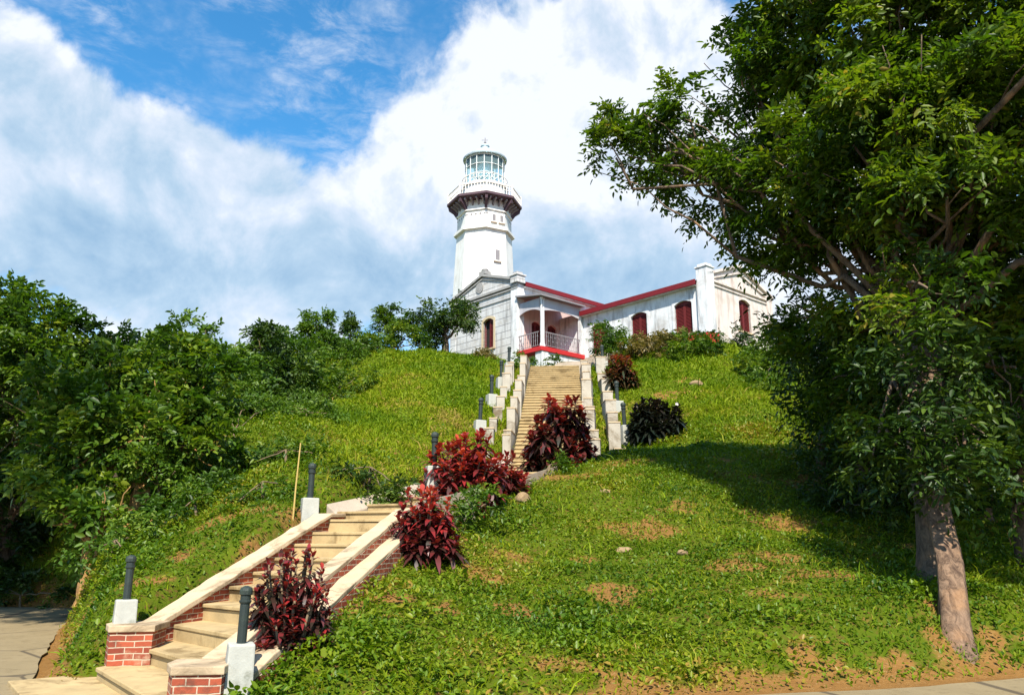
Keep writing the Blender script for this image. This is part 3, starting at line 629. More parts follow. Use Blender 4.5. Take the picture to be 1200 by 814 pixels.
def right_wing():
    X0 = 3.45; Lw = 10.5; Wd = 6.1; H = 3.33; AP = 4.55; T = .4; SH = 3.45
    c = CB + Matrix.Rotation(HA, 3, 'Z') @ Vector((X0, -Lw, 0))
    th = thing('house_wing', 'long low white wing with red eaves and a pinkish gable end', 'house', c, HA)
    # own frame: origin at the near corner; y runs back along the long wall, x along the gable end
    lg = wallmx((0, 0, 0), (0, 1, 0), (1, 0, 0)); ge = wallmx((0, 0, 0), (1, 0, 0), (0, 1, 0))
    ws = [7.32, 4.41, 1.49]; ops = [(s, 1.1, .62, 2.4) for s in ws]
    w = MB(); wall_open(w, lg, .5, Lw - .02, -1, H - .05, T, ops); lw = w.build('long_wall', M['white'], th)
    for s in ws: window(th, lg, s, 1.1, .62, 2.4, M['white'])
    w = MB(); wall_open(w, ge, .0, Wd, -1, SH, T, [(3.4, 1.1, 1.05, 2.8)])
    w.add([(0, 0, SH), (Wd, 0, SH), (Wd / 2, 0, AP), (0, T, SH), (Wd, T, SH), (Wd / 2, T, AP)], [(0, 1, 2), (3, 5, 4), (0, 3, 4, 1), (1, 4, 5, 2), (2, 5, 3, 0)], ge)
    gw = w.build('gable_wall', M['pink'], th); window(th, ge, 3.4, 1.1, 1.05, 2.8, M['pink'])
    MB().box(Wd - T, Wd, T, Lw + 4, -1, H).build('back_wall', M['pink'], th)
    mo = MB(); moulding(mo, ge, [(-.1, SH + .03), (Wd / 2, AP + .08), (Wd + .15, SH + .03)], .15, -.14, T + .1); moulding(mo, ge, [(.5, SH - .04), (Wd / 2, AP - .32), (Wd - .5, SH - .04)], .09, -.08, .002)
    moulding(mo, ge, [(.3, SH - .2), (Wd + .1, SH - .2)], .12, -.11, .002); moulding(mo, ge, [(.3, SH - .42), (Wd + .05, SH - .42)], .07, -.06, .002); mo.build('cornice', M['pink'], gw)
    MB().box(-.14, .5, -.14, .52, -.1, SH + .42).box(-.19, .55, -.19, .57, SH + .422, SH + .5).box(-.08, .44, -.08, .46, SH + .502, SH + .64).build('corner_pilaster', M['white'], th, bevel=.02)
    MB().box(Wd - .45, Wd + .08, -.1, .4, -1, SH + .1).build('corner_pilaster', M['pink'], th, bevel=.02)
    MB().box(-.17, .6, -.2, 1.3, -1.2, .42).build('red_plinth', M['redfloor'], th, bevel=.02); MB().box(.72, Wd, -.14, -.003, -1, .45).build('plinth', M['pink'], th)
    MB().box(-.06, -.002, 1.7, Lw - .05, -1, .5).build('plinth', M['stone'], th)
    r = MB(); e = -.3; y1 = Lw + 4
    r.add([(e, .45, H - .12), (e, Lw - 1.98, H - .12), (.41, Lw - 1.98, H + .0), (.41, y1, H + .0), (Wd / 2, y1, AP - .15), (Wd / 2, .45, AP - .15), (Wd + .3, .45, H - .12), (Wd + .3, y1, H - .12)], [(0, 5, 4, 3, 2, 1), (5, 6, 7, 4)])
    r.add([(e, .45, H - .2), (e, Lw - 1.98, H - .2), (.41, Lw - 1.98, H - .08), (.41, y1, H - .08), (Wd / 2, y1, AP - .23), (Wd / 2, .45, AP - .23), (Wd + .3, .45, H - .2), (Wd + .3, y1, H - .2)], [(0, 1, 2, 3, 4, 5), (5, 4, 7, 6)])
    rf = r.build('roof', M['roof'], th); MB().box(e - .06, e - .002, .45, Lw - 1.98, H - .34, H - .06).build('fascia', M['red'], rf); MB().box(e, -.003, .55, Lw - 1.98, H - .36, H - .33).build('soffit', M['white'], rf)
right_wing()

# ------------------------------------------------------------------ lighthouse
def lighthouse():
    Y = 58.; q = P(567, 340, Y); bz = 11.2
    th = thing('lighthouse', 'white octagonal lighthouse tower with glazed lantern behind the house', 'lighthouse', (q.x, Y, bz)); ph = R(5)
    k = 1 / math.cos(R(22.5))
    sh = MB(); sh.lathe([(2.45 * k, -1), (2.42 * k, .6), (2.2 * k, 8.0), (1.98 * k, 13.05)], 8, ph); s = sh.build('shaft', M['tower'], th)
    MB().lathe([(2.02 * k, 13.0), (2.2 * k, 13.06), (2.2 * k, 13.22), (2.1 * k, 13.3), (2.1 * k, 13.38), (2.0 * k, 13.42)], 8, ph).build('band', M['tower'], s)
    MB().lathe([(1.96 * k, 13.4), (1.94 * k, 15.5)], 8, ph).build('upper_drum', M['tower'], th)
    MB().lathe([(2.0 * k, 14.55), (2.06 * k, 14.6), (2.06 * k, 14.68), (1.98 * k, 14.72)], 8, ph).build('band', M['tower'], th)
    face = [ph + R(22.5) + R(45) * i for i in range(8)]
    def on_face(a, r, s, z): return Matrix.Rotation(a, 4, 'Z') @ Matrix.Translation((r, s, z)) 
    f2 = face[min(range(8), key=lambda i: abs(((face[i] - R(-62.5) + math.pi) % (2 * math.pi)) - math.pi))]
    for (z, r, s, w, h) in ((10.6, 2.08, .1, .34, .8), (13.75, 1.95, -.15, .26, .5), (13.75, 1.95, .5, .26, .5)):
        mx = on_face(f2, r, s, z); wn = MB().box(-.06, .07, -w / 2 - .09, w / 2 + .09, -.1, h + .1, mx).build('window', M['tower'], th)
        MB().box(.072, .08, -w / 2, w / 2, 0, h, mx).build('pane', M['iron'], wn); MB().box(.0, .14, -w / 2 - .14, w / 2 + .14, -.17, -.102, mx).build('sill', M['stone'], wn)
    hs_ = MB()
    for a in face:
        for j in (-.9, -.45, 0, .45, .9): hs_.box(-.03, .012, -.07, .07, 14.2, 14.36, Matrix.Rotation(a, 4, 'Z') @ Matrix.Translation((1.945, j * .8, 0)))
    hs_.build('vent_holes', M['iron'], th)
    gal = MB().lathe([(2.05 * k, 15.42), (2.66 * k, 15.5), (2.72 * k, 15.56), (2.72 * k, 15.74), (2.62 * k, 15.78)], 8, ph).build('gallery', M['corbel'], th)
    for a in face:
        for j in (-1, -.5, 0, .5):
            cb = MB(); mx = Matrix.Rotation(a, 4, 'Z') @ Matrix.Translation((1.93, j * .92 + .23, 0)); w = .055
            pr = [(0, 14.98), (.12, 15.02), (.3, 15.2), (.62, 15.34), (.62, 15.44), (0, 15.44)]; n = len(pr)
            cb.add([(x, -w, z) for x, z in pr] + [(x, w, z) for x, z in pr], [tuple(range(n)), tuple(range(n, 2 * n))[::-1]] + [(i, (i + 1) % n, n + (i + 1) % n, n + i) for i in range(n)], mx); cb.build('corbel', M['bracket'], gal)
    for i in range(8):       # big corner brackets
        a = ph + R(45) * i; mx = Matrix.Rotation(a, 4, 'Z') @ Matrix.Translation((2.02, 0, 0)); pr = [(0, 14.5), (.12, 14.54), (.4, 14.95), (.76, 15.2), (.82, 15.46), (0, 15.46)]; n = len(pr); w = .1
        MB().add([(x, -w, z) for x, z in pr] + [(x, w, z) for x, z in pr], [tuple(range(n)), tuple(range(n, 2 * n))[::-1]] + [(i, (i + 1) % n, n + (i + 1) % n, n + i) for i in range(n)], mx).build('bracket', M['corbel'], gal)
    # gallery parapet rail
    rl = MB()
    for i in range(8):
        a, b = ph + R(45) * i, ph + R(45) * (i + 1); p, q_ = Vector((2.62 * k * math.cos(a), 2.62 * k * math.sin(a), 0)), Vector((2.62 * k * math.cos(b), 2.62 * k * math.sin(b), 0))
        rl.tube([p + Vector((0, 0, 16.5)), q_ + Vector((0, 0, 16.5))], .05, 6); rl.tube([p + Vector((0, 0, 16.1)), q_ + Vector((0, 0, 16.1))], .03, 5)
        rl.tube([p + Vector((0, 0, 15.76)), p + Vector((0, 0, 16.62))], .07, 6)
        for j in range(1, 9): c = p.lerp(q_, j / 9); rl.tube([c + Vector((0, 0, 15.78)), c + Vector((0, 0, 16.5))], .035, 4)
    rl.build('railing', M['rail'], gal)
    MB().lathe([(1.72, 15.75), (1.72, 16.9), (1.86, 16.95), (1.86, 17.12), (1.7, 17.16)], 28).build('lantern_drum', M['tower'], th, smooth=False)
    lr = MB()
    for z, w in ((17.72, .03), (17.42, .02)): lr.tube([(1.78 * math.cos(2 * math.pi * i / 28), 1.78 * math.sin(2 * math.pi * i / 28), z) for i in range(29)], w, 5)
    for i in range(28):
        a = 2 * math.pi * i / 28; c_, s_ = math.cos(a), math.sin(a); lr.tube([(1.78 * c_, 1.78 * s_, 17.12), (1.78 * c_, 1.78 * s_, 17.72)], .022, 4)
        a2 = a + 2 * math.pi / 28; lr.tube([(1.78 * c_, 1.78 * s_, 17.14), (1.78 * math.cos(a2), 1.78 * math.sin(a2), 17.7)], .015, 4)
    lr.build('lantern_railing', M['rail'], th)
    ln = MB().lathe([(1.52, 17.2), (1.52, 19.5)], 16).build('lantern_glass', M['glass'], th)
    mu = MB()
    for i in range(16):
        a = 2 * math.pi * i / 16; c_, s_ = 1.54 * math.cos(a), 1.54 * math.sin(a); mu.tube([(c_, s_, 17.17), (c_, s_, 19.55)], .035, 5)
    for z in (17.2, 17.95, 18.7, 19.45): mu.tube([(1.54 * math.cos(2 * math.pi * i / 16), 1.54 * math.sin(2 * math.pi * i / 16), z) for i in range(17)], .035, 5)
    mu.build('mullions', M['metal'], ln)
    MB().lathe([(.3, 17.2), (.45, 17.6), (.62, 18.2), (.62, 18.7), (.4, 19.2), (.2, 19.4)], 16).build('lens', M['lead'], th, smooth=True)
    MB().lathe([(1.5, 19.5), (1.74, 19.52), (1.76, 19.62), (1.52, 19.72), (1.25, 20.05), (.8, 20.36), (.34, 20.52), (.3, 20.56), (.3, 20.8), (.36, 20.82), (.3, 20.95), (.1, 21.08)], 24).build('dome', M['lead'], th, smooth=False)
    MB().tube([(0, 0, 21.0), (0, 0, 21.6)], .03, 6).box(-.28, .22, -.015, .015, 21.38, 21.42).lathe([(.02, 21.1), (.1, 21.16), (.1, 21.22), (.02, 21.28)], 10).build('finial', M['iron'], th)
lighthouse()

# ------------------------------------------------------------------ foliage
def basis(d):
    """two vectors square to each direction"""
    r = rng.normal(size=d.shape); s = np.cross(d, r); s /= np.linalg.norm(s, axis=1, keepdims=True) + 1e-9; return s, np.cross(s, d)
def unit(v): return v / (np.linalg.norm(v, axis=1, keepdims=True) + 1e-9)
def leaves(base, d, nrm, ln, wd, fold=.15):
    """pointed oval leaves, two quads each, folded along the midrib"""
    side = unit(np.cross(d, nrm)); ln = ln[:, None]; wd = wd[:, None] * .5; up = nrm * wd * fold * 2
    q1, q2 = base + d * ln * .3, base + d * ln * .68 - nrm * ln * .04; tip = base + d * ln - nrm * ln * .13
    v = np.stack([base, q1 + side * wd * .9 + up, q2 + side * wd * .8 + up, tip, q2 - side * wd * .8 + up, q1 - side * wd * .9 + up], 1).reshape(-1, 3)
    i = np.arange(len(base))[:, None] * 6
    return v, np.concatenate([i + np.array([[0, 1, 2, 3]]), i + np.array([[0, 3, 4, 5]])], 1).reshape(-1, 4)
def sprays(org, d, ln, k, lf, wd):
    """twigs of k leaflets each"""
    n = len(org); up = np.tile([0, 0, 1.], (n, 1)); side = unit(np.cross(d, up) + rng.normal(size=d.shape) * .25); nr = unit(np.cross(side, d))
    B = []; DD = []; NN = []; ids = []
    for j in range(k):
        s = (j + 1) / k; sg = 1 if j % 2 else -1
        b = org + d * (ln * s)[:, None] + np.array([0, 0, -1.]) * (ln * .35 * s * s)[:, None]
        dd = unit(d * .55 + side * sg * (.95 if j < k - 1 else .1) + rng.normal(size=d.shape) * .28 + np.array([0, 0, -.18])); B.append(b); DD.append(dd); NN.append(unit(nr + rng.normal(size=d.shape) * .35)); ids.append(np.arange(n))
    B = np.concatenate(B); DD = np.concatenate(DD); NN = np.concatenate(NN); L = lf * rng.uniform(.4, 1.4, len(B)); ids = np.concatenate(ids)
    v, f = leaves(B, DD, NN, L, L * wd); return v, f, ids
def crown(blobs, dens, ln, k, lf, wd, clump=.3, shell=.45, flat=.85, sub=9):
    V = []; F = []; A = []; off = 0
    for (c, r) in blobs:
        ns = max(4, int(sub * r * r + 3)); cd = unit(rng.normal(size=(ns, 3))); rr = r * (shell + (1 - shell) * rng.random(ns) ** .6)
        cen = cd * rr[:, None] * np.array([1, 1, flat]); n = max(70, int(dens * r * r * max(1, r) ** .3)); pick = rng.integers(0, ns, n)
        pos = cen[pick] + rng.normal(size=(n, 3)) * clump * np.clip(r, .4, 1.2) * np.array([1, 1, .65]); d = unit(unit(pos) * .8 + rng.normal(size=(n, 3)) * .6 + np.array([0, 0, .12]))
        tone = rng.random(ns)[pick]
        v, f, ids = sprays(pos + np.array(c), d, ln * rng.uniform(.7, 1.3, n), k, lf, wd); V.append(v); F.append(f + off); off += len(v)
        A.append(np.repeat(.55 * tone[ids] + .45 * rng.random(len(ids)) + rng.normal(size=len(ids)) * .06, 2))
    return np.concatenate(V), np.concatenate(F), np.concatenate(A)
def limb(mb, a, b, r0, r1, wob=.12, n=6):
    a, b = Vector(a), Vector(b); L = (b - a).length; pts = []
    for i in range(n + 1):
        q = i / n; p = a.lerp(b, q); 
        if 0 < i < n: p += Vector((random.uniform(-1, 1), random.uniform(-1, 1), random.uniform(-.5, 1))) * wob * L * .35
        pts.append(p)
    mb.tube(pts, [lerp(r0, r1, i / n) for i in range(n + 1)], 7); return pts
def trunk(mb, pts, rad, n=18, m=22):
    '''lobed trunk with knots and root flare'''
    ph = random.random() * 6; Ls = [0.]
    for a, b in zip(pts[:-1], pts[1:]): Ls.append(Ls[-1] + (b - a).length)
    rings = []
    for j in range(m):
        s_ = Ls[-1] * (j / (m - 1)) ** 1.3; i = max(k for k in range(len(pts) - 1) if Ls[k] <= s_ + 1e-6); q = (s_ - Ls[i]) / max(1e-6, Ls[i + 1] - Ls[i]); c = pts[i].lerp(pts[i + 1], q); r = lerp(rad[i], rad[i + 1], q)
        fl = math.exp(-s_ / .55); rg = []
        for k in range(n):
            a = 2 * math.pi * k / n; f = 1 + .10 * math.sin(3 * a + ph + s_ * .5) + .05 * math.sin(7 * a + ph * 2 - s_) + .06 * math.sin(2 * a + 2.3 * s_ + ph) + .55 * fl * max(0, math.sin(2.5 * a + ph)) ** 2 + random.uniform(-.035, .035)
            rg.append(c + Vector((math.cos(a), math.sin(a), 0)) * r * f)
        rings.append(rg)
    mb.loft(rings)
def tree(name, label, cat, base, blobs, lm, bm, r0, dens=260, ln=.35, k=7, lf=.13, wd=.42, group=None, clump=.3, shell=.45, trunk_top=None, hug=False, trunks=None, flat=.85, sub=9):
    """blobs: (px, py, Y, radius)"""
    base = Vector(base); th = thing(name, label, cat, base, 0, group)
    bl = [(P(a, b, Y) - base, r) for a, b, Y, r in blobs]
    if hug: bl = [(Vector((c.x, c.y, max(c.z, hz(c.x + base.x, c.y + base.y) - base.z + .45 * r))), r) for c, r in bl]
    cen = sum((c for c, r in bl), Vector()) / len(bl)
    mb = MB(); fork = Vector(trunk_top) - base if trunk_top is not None else Vector((cen.x * .5, cen.y * .5, max(.3, cen.z * .5)))
    for (tb, rr) in (trunks or [((0, 0, -.4), 1.)]):
        pts = [Vector(tb)] + [Vector(tb).lerp(fork, q) + Vector((random.uniform(-.05, .05), random.uniform(-.05, .05), 0)) * fork.length * .5 * (q < 1) for q in (.12, .3, .5, .75, 1)]
        trunk(mb, pts, [r0 * rr * f for f in (1.7, 1.15, 1., .92, .82, .68)])
    mb.build('trunk', bm, th, smooth=True, recalc=False); mb = MB()
    for c, r in bl:
        pts = limb(mb, fork, c, r0 * .42, r0 * .07 + .01, .08 if hug else .2)
        for j in range(0 if hug else 3):
            d = Vector(unit(rng.normal(size=(1, 3)))[0]) * r * .8; limb(mb, pts[3 + j % 3], c + d, r0 * .12 + .008, .008, .2, 4)
    mb.build('branches', bm if bm != M['bark_p'] else M['bark_d'], th, smooth=True, recalc=False)
    v, f, a = crown([(tuple(c), r) for c, r in bl], dens, ln, k, lf, wd, clump, shell, flat, sub); npmesh('crown', v, f, lm, th, a); return th
def ground(px, py, Y): q = P(px, py, Y); return (q.x, Y, hz(q.x, Y))
def on_ground(px, Y):
    u = (px - 600) / FPX; x = u * Y * 1.0
    for _ in range(4): z = hz(x, Y); x = u * (CP * Y + SP * (z - EYE))
    return (x, Y, hz(x, Y))

# big tree on the right
bt = on_ground(1128, 10.3)
def bpx(x, y, z):          # the pixel and depth of a point, for crown masses given in metres
    dp = CP * y + SP * (z - EYE); return 600 + FPX * x / dp, 407 - FPX * (CP * (z - EYE) - SP * y) / dp, y
OVER_SHADE = [(*bpx(x, y, z), r) for x, y, z, r in [(8.7, 5, 11.6, 1.5), (10.2, 5.5, 11.5, 1.7), (9.4, 6.5, 13., 1.5), (11.6, 7, 12.5, 1.8), (13, 6, 9, 2)]]  # unseen crown masses added overhead to shade the lower part of the tree
BIG = [(735, 150, 16, .75), (722, 185, 16, .6), (770, 175, 16, .8), (805, 130, 16, .85), (790, 190, 16, .6), (858, 70, 15.5, .8), (850, 150, 15.5, 1.2), (845, 225, 16, .9), (893, 262, 15.5, .7), (905, 190, 15, 1.3), (925, 90, 15, 1.2), (935, 20, 14.5, 1.2),
       (958, 295, 15, 1.0), (948, 372, 15.5, .7), (975, 220, 14.5, 1.5), (985, 110, 14, 1.6), (990, 20, 13.5, 1.6), (1060, 60, 13, 1.7), (1060, 180, 13, 1.7), (1020, 320, 14.5, 1.3), (1090, 290, 13.5, 1.4), (1140, 130, 12.5, 1.7), (1150, 20, 12.5, 1.6), (1170, 240, 13, 1.5), (1130, 380, 14, 1.2), (1215, 330, 13.5, 1.3), (950, -70, 13.5, 1.6), (1050, -60, 12.5, 1.7), (1150, -90, 12, 1.8), (1240, 60, 12, 1.8), (1250, 200, 12, 1.7), (1000, 420, 15, 1.0), (995, 450, 15.5, .7), (1060, 450, 14.5, 1.1), (1000, 170, 12.5, .9), (1070, 330, 11.5, .8), (1110, 230, 11.5, 1.0), (1060, 110, 11.5, 1.2), (1160, 120, 11, 1.2), (930, 180, 13.5, .9), (1190, 430, 11.5, .7)]
tree('shade_tree', 'tall leafy tree leaning over the road, pale scarred trunk at the right', 'tree', bt, BIG + OVER_SHADE, M['leaf_big'], M['bark_p'], .165, 250, .42, 9, .14, .42, clump=.15, shell=.5, trunk_top=P(1080, 400, 13.6), sub=6)
tb = on_ground(1088, 12.2)
tree('trunk_tree', 'dark straight tree close behind the pale leaning trunk', 'tree', tb, [(1060, 330, 15.5, 1.1), (1130, 350, 15, 1.3), (1000, 380, 16, 1.2), (1180, 420, 14.5, .9), (1080, 480, 15, .9), (1075, 430, 11.6, .7), (1090, 510, 11.3, .6), (1130, 520, 11, .5), (1050, 520, 12, .7), (1110, 560, 11, .35), (1120, 420, 11.5, .7)], M['leaf_dark'], M['bark_d'], .17, 260, .38, 8, .13, .4, trunk_top=P(1070, 380, 14.5))  # dark leaf colour stands in for shade on the front of this crown
# wood on the right behind it
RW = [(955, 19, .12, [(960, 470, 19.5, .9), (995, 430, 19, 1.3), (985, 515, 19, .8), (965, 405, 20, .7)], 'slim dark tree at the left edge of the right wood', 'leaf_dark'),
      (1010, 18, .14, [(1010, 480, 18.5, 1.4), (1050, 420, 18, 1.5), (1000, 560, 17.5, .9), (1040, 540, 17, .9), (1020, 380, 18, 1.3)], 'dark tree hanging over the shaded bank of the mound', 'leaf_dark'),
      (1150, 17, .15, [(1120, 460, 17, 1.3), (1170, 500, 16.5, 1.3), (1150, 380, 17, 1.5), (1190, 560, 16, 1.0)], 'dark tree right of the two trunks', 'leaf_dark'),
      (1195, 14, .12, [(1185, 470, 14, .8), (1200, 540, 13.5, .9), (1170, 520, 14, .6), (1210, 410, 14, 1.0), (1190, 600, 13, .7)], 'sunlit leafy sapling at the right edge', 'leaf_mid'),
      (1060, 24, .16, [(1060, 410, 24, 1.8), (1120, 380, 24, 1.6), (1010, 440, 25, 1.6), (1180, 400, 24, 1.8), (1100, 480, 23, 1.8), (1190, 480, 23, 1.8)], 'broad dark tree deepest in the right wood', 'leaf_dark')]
for px, Y, r0, bl, lab, lm in RW: tree('wood_tree', lab, 'tree', on_ground(px, Y), bl, M[lm], M['bark_d'], r0, 230, .4, 7, .15, .42, 'trees of the wood on the right')
tree('added_shade_tree', 'unseen tree added outside the right edge to shade the wood there', 'tree', (11, 4.5, 0), [(*bpx(x, y, z), r) for x, y, z, r in [(9.5, 5, 8.5, 1.4), (11, 5.5, 9.5, 1.8), (10.5, 4, 10.5, 1.7), (12.5, 6, 8, 1.6)]], M['leaf_big'], M['bark_d'], .2, 160, .38, 8, .14, .4)  # out of view, added to darken the right-hand trees

# wood on the left
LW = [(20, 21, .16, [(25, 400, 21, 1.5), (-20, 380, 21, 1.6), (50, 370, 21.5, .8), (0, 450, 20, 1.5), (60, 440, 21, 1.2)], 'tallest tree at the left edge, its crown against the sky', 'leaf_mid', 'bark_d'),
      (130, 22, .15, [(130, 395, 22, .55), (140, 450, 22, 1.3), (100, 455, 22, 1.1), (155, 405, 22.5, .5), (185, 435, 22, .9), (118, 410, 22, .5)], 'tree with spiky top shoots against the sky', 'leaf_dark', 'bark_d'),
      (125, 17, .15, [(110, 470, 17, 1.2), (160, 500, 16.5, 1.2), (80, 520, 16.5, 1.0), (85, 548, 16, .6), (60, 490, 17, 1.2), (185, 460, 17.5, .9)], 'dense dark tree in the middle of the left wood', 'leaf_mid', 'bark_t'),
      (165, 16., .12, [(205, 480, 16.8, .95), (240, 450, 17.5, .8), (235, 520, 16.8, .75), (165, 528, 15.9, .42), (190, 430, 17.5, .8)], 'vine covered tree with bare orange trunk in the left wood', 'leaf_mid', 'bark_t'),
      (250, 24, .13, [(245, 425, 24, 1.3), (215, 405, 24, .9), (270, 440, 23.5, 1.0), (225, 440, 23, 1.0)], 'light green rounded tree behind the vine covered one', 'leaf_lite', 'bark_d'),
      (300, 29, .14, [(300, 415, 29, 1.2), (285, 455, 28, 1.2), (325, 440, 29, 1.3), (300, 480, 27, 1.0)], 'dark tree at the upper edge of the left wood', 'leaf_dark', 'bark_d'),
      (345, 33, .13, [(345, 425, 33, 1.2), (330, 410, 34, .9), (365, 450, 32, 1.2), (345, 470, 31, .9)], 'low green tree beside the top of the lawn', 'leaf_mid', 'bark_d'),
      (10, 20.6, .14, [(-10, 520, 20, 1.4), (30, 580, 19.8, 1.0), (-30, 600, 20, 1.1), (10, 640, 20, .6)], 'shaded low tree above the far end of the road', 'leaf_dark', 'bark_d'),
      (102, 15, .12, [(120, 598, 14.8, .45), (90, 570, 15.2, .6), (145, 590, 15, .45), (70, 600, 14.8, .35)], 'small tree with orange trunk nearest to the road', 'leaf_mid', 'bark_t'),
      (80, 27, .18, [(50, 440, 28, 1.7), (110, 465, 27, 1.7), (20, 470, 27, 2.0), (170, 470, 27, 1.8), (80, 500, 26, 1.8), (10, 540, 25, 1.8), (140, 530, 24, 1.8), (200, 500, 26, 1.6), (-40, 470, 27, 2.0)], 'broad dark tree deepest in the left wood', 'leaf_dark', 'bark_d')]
for px, Y, r0, bl, lab, lm, bk in LW: tree('wood_tree', lab, 'tree', on_ground(px, Y), bl, M[lm], M[bk], r0, 330, .38, 7, .16, .5, clump=.16, shell=.6, sub=8, trunks=[((-.17, 0, -.4), 1.), ((.2, .1, -.4), .85)] if px == 165 else None, trunk_top=P(166, 535, 16.2) if px == 165 else None, group= 'trees of the wood on the left')

tree('added_shade_tree', 'tall unseen tree added outside the left edge to shade the wood', 'tree', (-14.5, 7, 0), [(*bpx(x, y, z), r) for x, y, z, r in [(-9.5, 8, 12.5, 1.6), (-11.5, 7.5, 12, 1.8), (-13.5, 8, 11.8, 1.9), (-10.5, 9, 14.5, 1.7), (-13, 9, 14, 1.9), (-15.5, 8, 13, 2)]], M['leaf_dark'], M['bark_d'], .2, 200, .4, 8, .16, .45)  # unseen canopy added so its shadow falls on the lower left wood
def shrub(name, label, px, Y, blobs, lm, dens=420, lf=.11, ln=.22, k=6, wd=.45, group=None, r0=.03, cat='shrub', flat=.85, clump=.22):
    return tree(name, label, cat, on_ground(px, Y), blobs, M[lm], M['stem'], r0, dens, ln, k, lf, wd, group, clump, .4, flat=flat, hug=True)
# garden trees and shrubs on the crest left of the house
fr = tree('garden_tree', 'gnarled two stemmed tree with round crown in front of the gable', 'tree', on_ground(522, 42.2), [(508, 372, 42.5, .85), (500, 395, 42.3, .7), (530, 368, 42, .9), (546, 372, 41.8, .7), (520, 382, 42, .6)], M['leaf_dark'], M['bark_d'], .22, 420, .3, 7, .16, .45, trunk_top=P(522, 398, 42.2))
SH = [('clipped tree with flat umbrella crown against the sky', 462, 43, [(450, 374, 43, .7), (470, 372, 43, .75), (460, 378, 43, .6)], 'leaf_mid', 'garden_tree'),
      ('low bushes under the umbrella crowned tree', 470, 41.5, [(450, 400, 41.5, .8), (475, 395, 41.5, .8), (492, 402, 41, .6), (432, 405, 41.5, .7)], 'leaf_mid', 'shrub'),
      ('dark conical conifer beside the lawn crest', 412, 41, [(411, 398, 41, .75), (410, 384, 41, .5), (411, 372, 41, .25), (400, 410, 41, .8), (425, 405, 41, .7)], 'leaf_dark', 'shrub'),
      ('tall shaggy bush with lopsided top at the lawn edge', 372, 38, [(372, 380, 38, .75), (366, 395, 38, .8), (385, 400, 38, .9), (375, 415, 37.5, .9), (360, 420, 37, .9)], 'leaf_lite', 'shrub')]
for lab, px, Y, bl, lm, nm in SH: shrub(nm, lab, px, Y, bl, lm, lf=.15, dens=520, group=None, cat='tree' if nm == 'garden_tree' else 'shrub', r0=.07)
